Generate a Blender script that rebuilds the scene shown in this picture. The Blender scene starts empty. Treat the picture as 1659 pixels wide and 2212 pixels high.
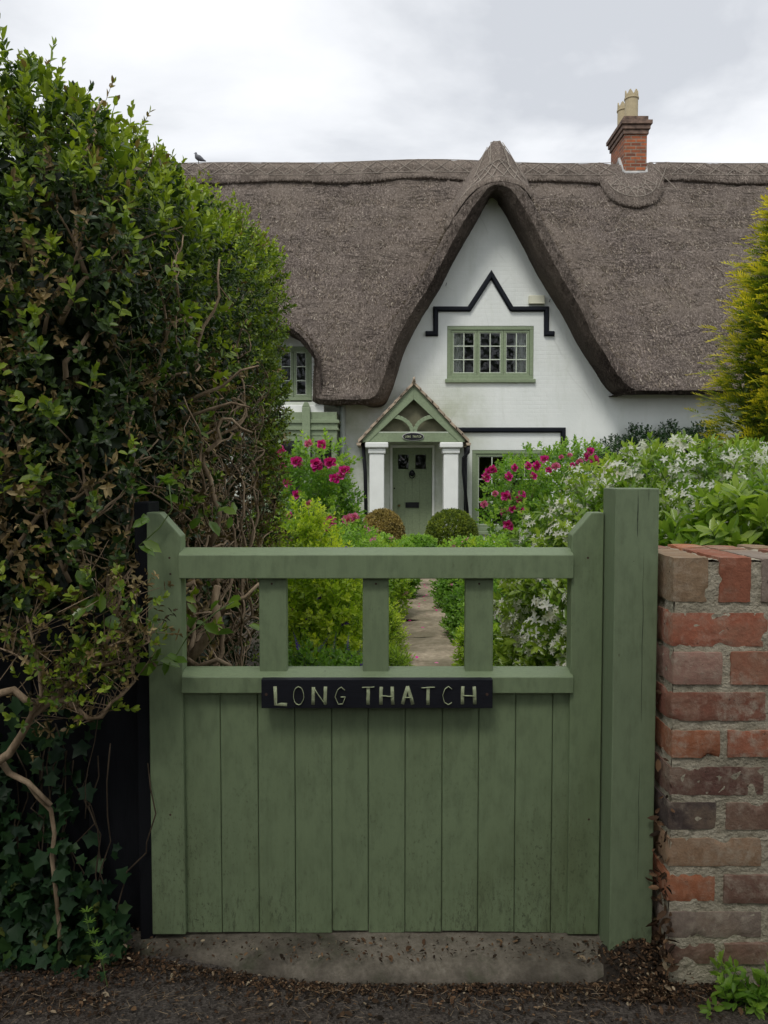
import bpy, bmesh, math, random
import numpy as np
from mathutils import Vector, noise

random.seed(7)
RNG = np.random.default_rng(11)
C = bpy.context.scene.collection
SC = bpy.context.scene
R = math.radians
PI = math.pi

# ------------------------------------------------------------------ camera, world, sun
CAMZ, TILT, F = 1.15, R(2.7), 1662.5          # F: focal length in units of the 1659 px wide view used for measuring
cd = bpy.data.cameras.new('camera')
cam = bpy.data.objects.new('camera', cd); C.objects.link(cam)
cam.location = (0, 0, CAMZ); cam.rotation_euler = (PI / 2 - TILT, 0, 0)
cd.sensor_fit = 'VERTICAL'; cd.sensor_height = 36.0; cd.lens = 27.06
cd.clip_start = 0.05; cd.clip_end = 2000
SC.camera = cam

SUN_EL, SUN_AZ = R(56), R(200)                 # azimuth clockwise from +Y: behind the camera, a little to the left
w = bpy.data.worlds.new('World'); SC.world = w; w.use_nodes = True
nt = w.node_tree; nt.nodes.clear()
def wn(t, **k):
    n = nt.nodes.new(t)
    for a, b in k.items(): setattr(n, a, b)
    return n
wo = wn('ShaderNodeOutputWorld'); bg = wn('ShaderNodeBackground')
sky = wn('ShaderNodeTexSky', sky_type='NISHITA', sun_disc=False)
sky.sun_elevation = SUN_EL; sky.sun_rotation = SUN_AZ
tc = wn('ShaderNodeTexCoord'); sep = wn('ShaderNodeSeparateXYZ')
nt.links.new(tc.outputs['Generated'], sep.inputs[0])
mz = wn('ShaderNodeMath', operation='MAXIMUM'); mz.inputs[1].default_value = 0.0
nt.links.new(sep.outputs['Z'], mz.inputs[0])
az = wn('ShaderNodeMath', operation='ADD'); az.inputs[1].default_value = 0.28
nt.links.new(mz.outputs[0], az.inputs[0])
dx = wn('ShaderNodeMath', operation='DIVIDE'); dy = wn('ShaderNodeMath', operation='DIVIDE')
nt.links.new(sep.outputs['X'], dx.inputs[0]); nt.links.new(az.outputs[0], dx.inputs[1])
nt.links.new(sep.outputs['Y'], dy.inputs[0]); nt.links.new(az.outputs[0], dy.inputs[1])
cmb = wn('ShaderNodeCombineXYZ')
nt.links.new(dx.outputs[0], cmb.inputs[0]); nt.links.new(dy.outputs[0], cmb.inputs[1])
mp = wn('ShaderNodeMapping'); mp.inputs['Location'].default_value = (3.4, 1.15, 0); mp.inputs['Scale'].default_value = (1.0, 1.25, 1)
nt.links.new(cmb.outputs[0], mp.inputs[0])
n1 = wn('ShaderNodeTexNoise'); n1.inputs['Scale'].default_value = 1.5; n1.inputs['Detail'].default_value = 7; n1.inputs['Roughness'].default_value = 0.52
n1.inputs['Distortion'].default_value = 0.25
nt.links.new(mp.outputs[0], n1.inputs['Vector'])
cr = wn('ShaderNodeValToRGB')
e = cr.color_ramp.elements
e[0].position = 0.39; e[0].color = (0.53, 0.55, 0.585, 1)
e[1].position = 0.60; e[1].color = (0.84, 0.85, 0.87, 1)
k = cr.color_ramp.elements.new(0.5); k.color = (0.73, 0.745, 0.77, 1)
nt.links.new(n1.outputs['Fac'], cr.inputs[0])
# the overcast layer over the clear sky, thinner here and there
sm = wn('ShaderNodeMixRGB', blend_type='MULTIPLY'); sm.inputs[0].default_value = 1; sm.inputs[2].default_value = (0.10, 0.10, 0.10, 1)
nt.links.new(sky.outputs[0], sm.inputs[1])
mx = wn('ShaderNodeMixRGB'); mx.inputs[0].default_value = 0.93
nt.links.new(sm.outputs[0], mx.inputs[1]); nt.links.new(cr.outputs[0], mx.inputs[2])
nt.links.new(mx.outputs[0], bg.inputs['Color']); bg.inputs['Strength'].default_value = 1.0
nt.links.new(bg.outputs[0], wo.inputs['Surface'])

sd = bpy.data.lights.new('sun', 'SUN'); sun = bpy.data.objects.new('sun', sd); C.objects.link(sun)
sd.energy = 1.5; sd.angle = R(14); sd.color = (1.0, 0.96, 0.9)
sv = Vector((math.sin(SUN_AZ) * math.cos(SUN_EL), math.cos(SUN_AZ) * math.cos(SUN_EL), math.sin(SUN_EL)))
sun.rotation_euler = sv.to_track_quat('Z', 'Y').to_euler()
SC.view_settings.view_transform = 'Standard'; SC.view_settings.look = 'None'
SC.view_settings.exposure = 0.4; SC.view_settings.gamma = 1.0
SC.cycles.max_bounces = 6; SC.cycles.diffuse_bounces = 4; SC.cycles.glossy_bounces = 3
SC.cycles.transparent_max_bounces = 8; SC.cycles.transmission_bounces = 3
SC.cycles.sample_clamp_indirect = 6

# ------------------------------------------------------------------ measuring helpers
def P(px, py, Y):                              # a measured point of the view, at distance Y, as a place in the world
    a = (px - 829.5) / F; b = (1106 - py) / F
    y = math.cos(TILT) + b * math.sin(TILT); z = -math.sin(TILT) + b * math.cos(TILT)
    t = Y / y
    return Vector((a * t, Y, CAMZ + z * t))
def PX(px, Y, py=1106): return P(px, py, Y).x
def PZ(py, Y): return P(829.5, py, Y).z
def sstep(a, b, x):
    t = np.clip((np.asarray(x, float) - a) / (b - a), 0, 1); return t * t * (3 - 2 * t)

# ------------------------------------------------------------------ object helpers
def origin(o):
    v = Vector((0, 0, 0))
    while o is not None: v += o.location; o = o.parent
    return v
def tag(o, label=None, cat=None, group=None, kind=None):
    if label: o['label'] = label
    if cat: o['category'] = cat
    if group: o['group'] = group
    if kind: o['kind'] = kind
    return o
def empty(name, loc, label, cat, group=None):
    o = bpy.data.objects.new(name, None); C.objects.link(o); o.location = loc
    o.empty_display_size = 0.1
    return tag(o, label, cat, group)
def link_mesh(name, me, parent=None, loc=(0, 0, 0)):
    o = bpy.data.objects.new(name, me); C.objects.link(o); o.location = loc
    if parent is not None: o.parent = parent
    return o
def raw_mesh(name, V, faces_flat, counts, mat, parent=None, attr=None, smooth=False, base=None):
    """numpy arrays -> one mesh object; coordinates are world ones"""
    V = np.asarray(V, np.float32)
    off = origin(parent) if parent is not None else Vector(base or (0, 0, 0))
    V = V - np.array(off, np.float32)
    me = bpy.data.meshes.new(name)
    counts = np.asarray(counts, np.int32); faces_flat = np.asarray(faces_flat, np.int32)
    me.vertices.add(len(V)); me.vertices.foreach_set('co', V.ravel())
    me.loops.add(len(faces_flat)); me.loops.foreach_set('vertex_index', faces_flat)
    me.polygons.add(len(counts))
    starts = np.concatenate(([0], np.cumsum(counts)[:-1])).astype(np.int32)
    me.polygons.foreach_set('loop_start', starts); me.polygons.foreach_set('loop_total', counts)
    if smooth: me.polygons.foreach_set('use_smooth', np.ones(len(counts), bool))
    if attr is not None:
        for an, av in attr.items():
            av = np.asarray(av, np.float32)
            if av.ndim == 1:
                a = me.attributes.new(an, 'FLOAT', 'POINT'); a.data.foreach_set('value', av)
            else:
                a = me.attributes.new(an, 'FLOAT_VECTOR', 'POINT'); a.data.foreach_set('vector', av.ravel())
    me.update(calc_edges=True); me.validate()
    if mat: me.materials.append(mat)
    o = link_mesh(name, me, parent)
    if parent is None and base: o.location = base
    return o

class MB:
    """collects shapes and links them as one mesh object"""
    def __init__(s): s.v = []; s.f = []; s.a = []; s.cur = 0.5
    def add(s, vs, fs, val=None):
        n = len(s.v); s.v += [tuple(v) for v in vs]; s.f += [tuple(i + n for i in f) for f in fs]
        s.a += [s.cur if val is None else val] * len(vs)
    def box(s, x0, x1, y0, y1, z0, z1, val=None):
        s.add([(x0,y0,z0),(x1,y0,z0),(x1,y1,z0),(x0,y1,z0),(x0,y0,z1),(x1,y0,z1),(x1,y1,z1),(x0,y1,z1)],
              [(0,3,2,1),(4,5,6,7),(0,1,5,4),(1,2,6,5),(2,3,7,6),(3,0,4,7)], val)
    def prism(s, poly, y0, y1, val=None):      # poly in (x, z), counter-clockwise seen from -Y
        n = len(poly)
        vs = [(x, y0, z) for x, z in poly] + [(x, y1, z) for x, z in poly]
        fs = [tuple(range(n)), tuple(range(2 * n - 1, n - 1, -1))]
        fs += [(i, i + n, (i + 1) % n + n, (i + 1) % n) for i in range(n)]
        s.add(vs, fs, val)
    def prism_x(s, poly, x0, x1, val=None):    # poly in (y, z)
        n = len(poly)
        vs = [(x0, y, z) for y, z in poly] + [(x1, y, z) for y, z in poly]
        fs = [tuple(range(n - 1, -1, -1)), tuple(range(n, 2 * n))]
        fs += [(i, (i + 1) % n, (i + 1) % n + n, i + n) for i in range(n)]
        s.add(vs, fs, val)
    def prism_z(s, poly, z0, z1, val=None):    # poly in (x, y)
        n = len(poly)
        vs = [(x, y, z0) for x, y in poly] + [(x, y, z1) for x, y in poly]
        fs = [tuple(range(n - 1, -1, -1)), tuple(range(n, 2 * n))]
        fs += [(i, (i + 1) % n, (i + 1) % n + n, i + n) for i in range(n)]
        s.add(vs, fs, val)
    def tube(s, pts, rad, n=6, flat=1.0, val=None, cap=True):
        pts = [Vector(p) for p in pts]; m = len(pts)
        if not hasattr(rad, '__len__'): rad = [rad] * m
        up = None; vs = []; fs = []
        for i, p in enumerate(pts):
            d = (pts[min(i + 1, m - 1)] - pts[max(i - 1, 0)]).normalized()
            if up is None:
                up = Vector((0, 0, 1)) if abs(d.z) < 0.9 else Vector((0, 1, 0))
            b = d.cross(up)
            if b.length < 1e-6: b = d.cross(Vector((1, 0, 0)))
            b.normalize(); up = b.cross(d).normalized()
            for k in range(n):
                a = 2 * PI * k / n
                vs.append(p + b * (math.cos(a) * rad[i]) + up * (math.sin(a) * rad[i] * flat))
        for i in range(m - 1):
            for k in range(n):
                a, b2 = i * n + k, i * n + (k + 1) % n
                fs.append((a, b2, b2 + n, a + n))
        if cap:
            fs.append(tuple(range(n - 1, -1, -1))); fs.append(tuple(range((m - 1) * n, m * n)))
        s.add(vs, fs, val)
    def lathe(s, prof, cx, cy, n=20, val=None, sx=1, sy=1):
        vs = []; fs = []
        for r, z in prof:
            for k in range(n):
                a = 2 * PI * k / n; vs.append((cx + r * sx * math.cos(a), cy + r * sy * math.sin(a), z))
        for i in range(len(prof) - 1):
            for k in range(n):
                a, b = i * n + k, i * n + (k + 1) % n
                fs.append((a, b, b + n, a + n))
        fs.append(tuple(range(n - 1, -1, -1))); fs.append(tuple(range((len(prof) - 1) * n, len(prof) * n)))
        s.add(vs, fs, val)
    def grid(s, pts, val=None, flip=False):    # pts: rows x cols of points
        r, c = len(pts), len(pts[0]); vs = [p for row in pts for p in row]; fs = []
        for i in range(r - 1):
            for j in range(c - 1):
                q = (i * c + j, i * c + j + 1, (i + 1) * c + j + 1, (i + 1) * c + j)
                fs.append(q[::-1] if flip else q)
        s.add(vs, fs, val)
    def build(s, name, mat, parent=None, bevel=0, seg=2, smooth=False, base=None):
        off = origin(parent) if parent is not None else Vector(base or (0, 0, 0))
        me = bpy.data.meshes.new(name)
        me.from_pydata([(x - off.x, y - off.y, z - off.z) for x, y, z in s.v], [], s.f)
        a = me.attributes.new('rnd', 'FLOAT', 'POINT'); a.data.foreach_set('value', s.a)
        me.update()
        if mat: me.materials.append(mat)
        if smooth: me.polygons.foreach_set('use_smooth', [True] * len(me.polygons))
        o = link_mesh(name, me, parent)
        if parent is None and base: o.location = base
        if bevel:
            b = o.modifiers.new('bevel', 'BEVEL'); b.width = bevel; b.segments = seg; b.limit_method = 'ANGLE'; b.angle_limit = R(40)
        return o

# ------------------------------------------------------------------ materials
class NT:
    def __init__(s, name):
        s.m = bpy.data.materials.new(name); s.m.use_nodes = True; s.t = s.m.node_tree; s.t.nodes.clear()
        s.out = s.n('ShaderNodeOutputMaterial'); s.co = s.n('ShaderNodeTexCoord')
    def n(s, t, **k):
        x = s.t.nodes.new(t)
        for a, b in k.items():
            if a.startswith('i_'):
                x.inputs[a[2:].replace('_', ' ')].default_value = b
            else: setattr(x, a, b)
        return x
    def l(s, a, b): s.t.links.new(a, b)
    def vec(s, scale=(1, 1, 1), src='Object'):
        m = s.n('ShaderNodeMapping'); m.inputs['Scale'].default_value = scale
        s.l(s.co.outputs[src], m.inputs[0]); return m.outputs[0]
    def noise(s, scale, detail=4, rough=0.55, vec=None, dist=0):
        x = s.n('ShaderNodeTexNoise'); x.inputs['Scale'].default_value = scale
        x.inputs['Detail'].default_value = detail; x.inputs['Roughness'].default_value = rough; x.inputs['Distortion'].default_value = dist
        s.l(vec if vec is not None else s.co.outputs['Object'], x.inputs['Vector']); return x.outputs['Fac']
    def ramp(s, fac, stops, const=False):
        x = s.n('ShaderNodeValToRGB'); e = x.color_ramp.elements
        if const: x.color_ramp.interpolation = 'CONSTANT'
        def c4(c): return (c, c, c, 1) if not hasattr(c, '__len__') else (*c, 1)
        e[0].position, e[0].color = stops[0][0], c4(stops[0][1]); e[1].position, e[1].color = stops[-1][0], c4(stops[-1][1])
        for p, c in stops[1:-1]: q = e.new(p); q.color = c4(c)
        s.l(fac, x.inputs[0]); return x.outputs[0]
    def mix(s, fac, a, b, mode='MIX'):
        x = s.n('ShaderNodeMixRGB', blend_type=mode)
        for i, v in ((0, fac), (1, a), (2, b)):
            if hasattr(v, 'is_linked'): s.l(v, x.inputs[i])
            elif i == 0: x.inputs[0].default_value = v
            else: x.inputs[i].default_value = (*v, 1) if hasattr(v, '__len__') else (v, v, v, 1)
        return x.outputs[0]
    def math(s, op, a, b=None, clamp=False):
        x = s.n('ShaderNodeMath', operation=op); x.use_clamp = clamp
        for i, v in ((0, a), (1, b)):
            if v is None: continue
            if hasattr(v, 'is_linked'): s.l(v, x.inputs[i])
            else: x.inputs[i].default_value = v
        return x.outputs[0]
    def attr(s, name='rnd', out='Fac'):
        x = s.n('ShaderNodeAttribute'); x.attribute_name = name; return x.outputs[out]
    def bump(s, h, strength=0.5, dist=0.01, prev=None):
        x = s.n('ShaderNodeBump'); x.inputs['Strength'].default_value = strength; x.inputs['Distance'].default_value = dist
        s.l(h, x.inputs['Height'])
        if prev is not None: s.l(prev, x.inputs['Normal'])
        return x.outputs[0]
    def done(s, col, rough=0.7, bump=None, spec=0.5, metal=0, trans=0, transcol=None):
        p = s.n('ShaderNodeBsdfPrincipled'); p.inputs['Metallic'].default_value = metal
        p.inputs['Specular IOR Level'].default_value = spec
        if hasattr(col, 'is_linked'): s.l(col, p.inputs['Base Color'])
        else: p.inputs['Base Color'].default_value = (*col, 1)
        if hasattr(rough, 'is_linked'): s.l(rough, p.inputs['Roughness'])
        else: p.inputs['Roughness'].default_value = rough
        if bump is not None: s.l(bump, p.inputs['Normal'])
        o = p.outputs[0]
        if trans:
            t = s.n('ShaderNodeBsdfTranslucent'); tc_ = transcol if transcol is not None else col
            if hasattr(tc_, 'is_linked'): s.l(tc_, t.inputs['Color'])
            else: t.inputs['Color'].default_value = (*tc_, 1)
            if bump is not None: s.l(bump, t.inputs['Normal'])
            mm = s.n('ShaderNodeMixShader'); mm.inputs[0].default_value = trans
            s.l(o, mm.inputs[1]); s.l(t.outputs[0], mm.inputs[2]); o = mm.outputs[0]
        s.l(o, s.out.inputs['Surface']); return s.m

def m_paint(name, col, grime_shade=0.5, low=0.0, high=0.5, rough=0.42, grain=(3, 60, 1.2), spec=0.5):
    t = NT(name)
    g = t.noise(14, 5, 0.6, t.vec(grain)); big = t.noise(2.3, 3)
    c = t.mix(t.ramp(big, [(0.3, 0), (0.7, 1)]), tuple(x * 0.90 for x in col), tuple(x * 1.10 for x in col))
    c = t.mix(t.ramp(g, [(0.35, 1), (0.55, 0)]), c, tuple(x * 0.80 for x in col))
    c = t.mix(0.5, c, c)
    if grime_shade:
        # mildew specks, thickened near the foot to paint in the shade there
        pos = t.n('ShaderNodeSeparateXYZ'); t.l(t.n('ShaderNodeNewGeometry').outputs['Position'], pos.inputs[0])
        hgt = t.n('ShaderNodeMapRange'); hgt.inputs['From Min'].default_value = low; hgt.inputs['From Max'].default_value = high
        hgt.inputs['To Min'].default_value = 1; hgt.inputs['To Max'].default_value = 0.25; t.l(pos.outputs['Z'], hgt.inputs['Value'])
        sp = t.ramp(t.noise(150, 3, 0.75, t.vec((1, 1, 0.5))), [(0.54, 0), (0.64, 1)])
        pt = t.ramp(t.noise(5, 4, 0.65, t.vec((1, 1, 0.6))), [(0.42, 0), (0.62, 1)])
        f = t.math('MULTIPLY', t.math('MULTIPLY', sp, pt), hgt.outputs[0]); f = t.math('MULTIPLY', f, grime_shade, True)
        foot = t.n('ShaderNodeMapRange'); foot.inputs['From Min'].default_value = low + 0.22; foot.inputs['From Max'].default_value = low; t.l(pos.outputs['Z'], foot.inputs['Value'])
        f2 = t.math('MULTIPLY', t.ramp(t.noise(110, 4, 0.8, t.vec((1, 1, 0.3))), [(0.50, 0), (0.62, 1)]), t.ramp(t.noise(9, 4, 0.7), [(0.38, 0), (0.6, 1)]))
        f = t.math('MAXIMUM', f, t.math('MULTIPLY', t.math('MULTIPLY', f2, foot.outputs[0]), min(1.0, grime_shade * 1.1)), True)
        c = t.mix(f, c, (0.035, 0.035, 0.02))
        fl = t.ramp(t.noise(48, 3, 0.6), [(0.735, 0), (0.76, 1)])
        c = t.mix(t.math('MULTIPLY', fl, 0.6), c, (0.06, 0.045, 0.03))
        # brush marks along the boards and thin runs
        brs = t.ramp(t.noise(30, 4, 0.7, t.vec((6, 6, 0.25) if grain[1] > grain[2] else (1, 1, 1))), [(0.3, 0), (0.7, 1)])
        c = t.mix(t.math('MULTIPLY', brs, 0.35), c, tuple(x * 1.22 for x in col))
        alg = t.ramp(t.noise(1.7, 5, 0.7, t.vec((2.2, 1, 0.8))), [(0.5, 0), (0.7, 0.5)])
        c = t.mix(t.math('MULTIPLY', alg, hgt.outputs[0]), c, (0.075, 0.085, 0.03))
    b = t.bump(g, 0.25, 0.002); b = t.bump(t.noise(120, 2), 0.1, 0.001, b)
    return t.done(c, t.ramp(t.noise(9, 3), [(0.3, rough), (0.8, rough + 0.2)]), b, spec)

def m_leaf(name, stops, trans=0.3, rough=0.42, spec=0.45, tbright=1.3, gain=1.0):
    t = NT(name); gain = 1.3 if trans == 0.5 else gain; stops = [(p_, tuple(min(0.9, v * gain) for v in c_)) for p_, c_ in stops]
    c = t.ramp(t.attr('rnd'), stops)
    c = t.mix(t.ramp(t.noise(3.5, 2), [(0.35, 0), (0.65, 1)]), t.mix(1, c, (0.78, 0.82, 0.8), 'MULTIPLY'), c)
    tcol = t.mix(1, c, (tbright, tbright * 1.05, tbright * 0.55), 'MULTIPLY')
    return t.done(c, rough, None, spec, trans=trans, transcol=tcol)

def m_plain(name, col, rough=0.6, var=0.15, scale=12, bumps=0.2, spec=0.5, metal=0):
    t = NT(name); n = t.noise(scale, 4)
    c = t.mix(t.ramp(n, [(0.3, 0), (0.7, 1)]), tuple(x * (1 - var) for x in col), tuple(min(1, x * (1 + var)) for x in col))
    return t.done(c, rough, t.bump(n, bumps, 0.004), spec, metal)

M = {}
SAGE = (0.195, 0.256, 0.140)
M['gate'] = m_paint('sage_paint', SAGE, 0.9, 0.0, 0.55)
M['post'] = m_paint('sage_post_paint', (0.185, 0.24, 0.138), 0.5, 0.0, 0.4)
M['trim'] = m_paint('house_green_paint', (0.205, 0.26, 0.155), 0.25, -0.2, 0.5, grain=(2, 2, 2))
M['black_wood'] = m_paint('black_stain', (0.012, 0.013, 0.016), 0.0, rough=0.6, grain=(60, 60, 1), spec=0.12)
M['sign'] = m_paint('sign_black', (0.011, 0.012, 0.017), 0.0, rough=0.5, grain=(2, 30, 30), spec=0.25)
M['letters'] = m_plain('letter_paint', (0.33, 0.37, 0.22), 0.6, 0.3, 60, 0.6)
M['black_iron'] = m_plain('black_iron', (0.012, 0.013, 0.016), 0.45, 0.2, 10, 0.15, 0.25)
M['moulding'] = m_plain('black_moulding', (0.008, 0.010, 0.015), 0.5, 0.2, 8, 0.15, 0.15)
M['dark_room'] = m_plain('room_walls', (0.20, 0.19, 0.17), 0.9, 0.1)
M['curtain'] = m_plain('curtain_cloth', (0.62, 0.62, 0.58), 0.9, 0.08, 3, 0.1)
M['screw'] = m_plain('rusty_steel', (0.06, 0.03, 0.02), 0.7, 0.3, 80)
M['rubber_soil'] = m_plain('wet_soil', (0.03, 0.022, 0.015), 0.95, 0.3, 30, 0.8)
M['cream'] = m_plain('cream_plastic', (0.62, 0.62, 0.48), 0.5, 0.05)
M['pot'] = m_plain('buff_clay', (0.43, 0.36, 0.22), 0.7, 0.12, 6, 0.2)
M['lead'] = m_plain('mortar_flashing', (0.42, 0.42, 0.41), 0.8, 0.2, 10, 0.5)
M['olive'] = m_plain('porch_ceiling', (0.13, 0.125, 0.075), 0.8, 0.15)
M['white_gloss'] = m_plain('white_paint', (0.72, 0.74, 0.71), 0.5, 0.05, 5, 0.1)
M['pale_pipe'] = m_plain('pale_pipe', (0.50, 0.56, 0.52), 0.5, 0.1, 5, 0.1)
M['brass'] = m_plain('old_brass', (0.22, 0.16, 0.07), 0.4, 0.2, metal=0.7)
M['bird'] = m_plain('pigeon_feathers', (0.10, 0.105, 0.12), 0.7, 0.35, 30, 0.3)

def m_glass():
    t = NT('window_glass')
    tr = t.n('ShaderNodeBsdfTransparent'); tr.inputs[0].default_value = (0.78, 0.82, 0.80, 1)
    g = t.n('ShaderNodeBsdfGlossy'); g.inputs['Roughness'].default_value = 0.02; g.inputs['Color'].default_value = (0.9, 0.92, 0.95, 1)
    t.l(t.bump(t.noise(1.8, 2), 0.12, 0.01), g.inputs['Normal'])
    fr = t.n('ShaderNodeFresnel'); fr.inputs['IOR'].default_value = 1.5
    f = t.math('MULTIPLY', fr.outputs[0], 1.1, True)
    mm = t.n('ShaderNodeMixShader'); t.l(f, mm.inputs[0]); t.l(tr.outputs[0], mm.inputs[1]); t.l(g.outputs[0], mm.inputs[2])
    t.l(mm.outputs[0], t.out.inputs['Surface']); return t.m
M['glass'] = m_glass()

def m_wall():
    t = NT('painted_wall')
    n = t.noise(1.2, 5, 0.6); n2 = t.noise(9, 4, 0.6)
    c = t.mix(t.ramp(n, [(0.3, 0), (0.7, 1)]), (0.66, 0.695, 0.665), (0.73, 0.76, 0.73))
    c = t.mix(t.ramp(t.noise(2.2, 6, 0.7, t.vec((1.5, 1, 0.35))), [(0.52, 0), (0.75, 0.45)]), c, (0.50, 0.54, 0.46))
    # algae on the damp stretches, patchy
    pos = t.n('ShaderNodeSeparateXYZ'); t.l(t.co.outputs['Object'], pos.inputs[0])
    a1 = t.n('ShaderNodeMapRange'); a1.inputs['From Min'].default_value = 3.2; a1.inputs['From Max'].default_value = 5.5; t.l(pos.outputs['X'], a1.inputs['Value'])
    a2 = t.n('ShaderNodeMapRange'); a2.inputs['From Min'].default_value = 0.1; a2.inputs['From Max'].default_value = -0.5; t.l(pos.outputs['X'], a2.inputs['Value'])
    a3 = t.n('ShaderNodeMapRange'); a3.inputs['From Min'].default_value = 3.6; a3.inputs['From Max'].default_value = 2.6; t.l(pos.outputs['Z'], a3.inputs['Value'])
    dmp = t.math('MULTIPLY', t.math('MAXIMUM', a1.outputs[0], a2.outputs[0]), a3.outputs[0])
    f = t.math('MULTIPLY', dmp, t.ramp(t.noise(1.6, 5, 0.7), [(0.32, 0.15), (0.62, 0.75)]), True)
    c = t.mix(f, c, (0.36, 0.40, 0.28))
    br = t.n('ShaderNodeTexBrick'); br.inputs['Scale'].default_value = 1.0
    br.inputs['Brick Width'].default_value = 0.23; br.inputs['Row Height'].default_value = 0.08; br.inputs['Mortar Size'].default_value = 0.006
    br.inputs['Mortar Smooth'].default_value = 0.6
    cx = t.n('ShaderNodeCombineXYZ'); t.l(pos.outputs['X'], cx.inputs[0]); t.l(pos.outputs['Z'], cx.inputs[1]); t.l(cx.outputs[0], br.inputs['Vector'])
    h = t.math('ADD', t.math('MULTIPLY', t.math('MULTIPLY', br.outputs['Fac'], -0.5), t.ramp(t.noise(0.7, 3), [(0.4, 0.05), (0.62, 0.9)])), t.math('MULTIPLY', n2, 0.9))
    # hairline cracks in the render
    vo = t.n('ShaderNodeTexVoronoi', feature='DISTANCE_TO_EDGE'); vo.inputs['Scale'].default_value = 0.8
    wv = t.mix(0.35, t.co.outputs['Object'], t.n('ShaderNodeTexNoise').outputs['Color'])
    t.l(wv, vo.inputs['Vector'])
    ck = t.ramp(vo.outputs['Distance'], [(0.0, 1), (0.007, 0)])
    ck = t.math('MULTIPLY', ck, t.ramp(t.noise(0.9, 2), [(0.5, 0), (0.6, 0.28)]))
    c = t.mix(ck, c, (0.30, 0.31, 0.28))
    return t.done(c, 0.65, t.bump(h, 0.45, 0.012))
M['wall'] = m_wall()

def m_thatch(name='thatch', a=(0.365, 0.31, 0.265), b=(0.125, 0.101, 0.088), course=True):
    t = NT(name)
    fine = t.noise(9.0, 8, 0.82, t.vec((3.2, 3.2, 1.0)), 0.4)
    fine2 = t.noise(26, 5, 0.75, t.vec((2.0, 2.0, 0.9)), 0.6)
    mid = t.noise(2.6, 6, 0.7); big = t.noise(0.5, 4, 0.6)
    c = t.ramp(t.math('ADD', t.math('MULTIPLY', fine, 0.55), t.math('MULTIPLY', fine2, 0.45)),
               [(0.39, tuple(x * 0.35 for x in b)), (0.475, b), (0.53, tuple((x + y) / 2 for x, y in zip(a, b))), (0.62, tuple(x * 1.7 for x in a))])
    strk = t.ramp(t.noise(2.2, 4, 0.6, t.vec((3.0, 1.0, 0.35))), [(0.35, 0), (0.7, 0.45)])
    c = t.mix(strk, c, t.mix(1, c, (0.62, 0.64, 0.68), 'MULTIPLY'))
    c = t.mix(t.ramp(mid, [(0.35, 0.45), (0.6, 0)]), c, tuple(x * 0.75 for x in b))
    c = t.mix(t.ramp(big, [(0.4, 0), (0.65, 0.35)]), c, (0.28, 0.235, 0.19))
    h = t.math('ADD', fine, t.math('MULTIPLY', fine2, 0.6))
    if course:
        # broken horizontal ledges left by the courses of reed, their shadow lines painted dark
        v = t.vec((0.55, 0.55, 3.2)); cn = t.math('ADD', t.math('MULTIPLY', t.noise(1.7, 6, 0.7, v, 0.9), 1.0), 0.0)
        ln = t.ramp(t.math('PINGPONG', cn, 0.06), [(0.0, 1), (0.012, 0)])
        ln = t.math('MULTIPLY', ln, t.ramp(t.noise(1.3, 4), [(0.44, 0), (0.58, 0.75)]))
        c = t.mix(ln, c, tuple(x * 0.45 for x in b)); h = t.math('SUBTRACT', h, ln)
    return t.done(c, 0.95, t.bump(h, 0.9, 0.05), 0.1)
M['thatch'] = m_thatch()
M['ridge'] = m_thatch('ridge_thatch', (0.38, 0.325, 0.275), (0.16, 0.13, 0.11), False)
M['spar'] = m_plain('hazel_spar', (0.27, 0.235, 0.195), 0.85, 0.3)
M['reed'] = m_leaf('loose_reed', [(0.0, (0.09, 0.07, 0.055)), (0.5, (0.26, 0.21, 0.165)), (0.85, (0.37, 0.315, 0.26)), (1.0, (0.50, 0.44, 0.37))], 0.05, 0.9, 0.1)
M['soffit'] = m_thatch('shaded_thatch_ends', (0.105, 0.085, 0.07), (0.042, 0.033, 0.028), False)  # darker copy of the thatch: shade under the lip put into the colour

def m_brick_attr(name='old_brick'):
    t = NT(name)
    c0 = t.attr('bcol', 'Vector')
    n = t.noise(22, 6, 0.65); n2 = t.noise(90, 4, 0.7); n3 = t.noise(7, 5, 0.6)
    c = t.mix(t.ramp(n, [(0.35, 0.45), (0.6, 0)]), c0, t.mix(1, c0, (0.5, 0.42, 0.4), 'MULTIPLY'))
    c = t.mix(t.ramp(n2, [(0.5, 0), (0.75, 0.45)]), c, t.mix(1, c0, (1.5, 1.45, 1.4), 'MULTIPLY'))
    c = t.mix(t.ramp(n3, [(0.49, 0.03), (0.67, 0.58)]), c, (0.31, 0.225, 0.155))
    c = t.mix(t.math('MULTIPLY', t.ramp(t.noise(4, 6, 0.75), [(0.46, 0), (0.62, 1)]), t.ramp(t.noise(45, 5, 0.75), [(0.42, 0), (0.6, 0.75)])), c, (0.42, 0.37, 0.29))
    c = t.mix(t.ramp(t.noise(75, 3, 0.7), [(0.66, 0), (0.72, 0.85)]), c, (0.03, 0.025, 0.02))
    h = t.math('ADD', n, t.math('MULTIPLY', n2, 0.5))
    return t.done(c, 0.88, t.bump(h, 0.7, 0.006), 0.25)
M['brick'] = m_brick_attr()
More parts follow.
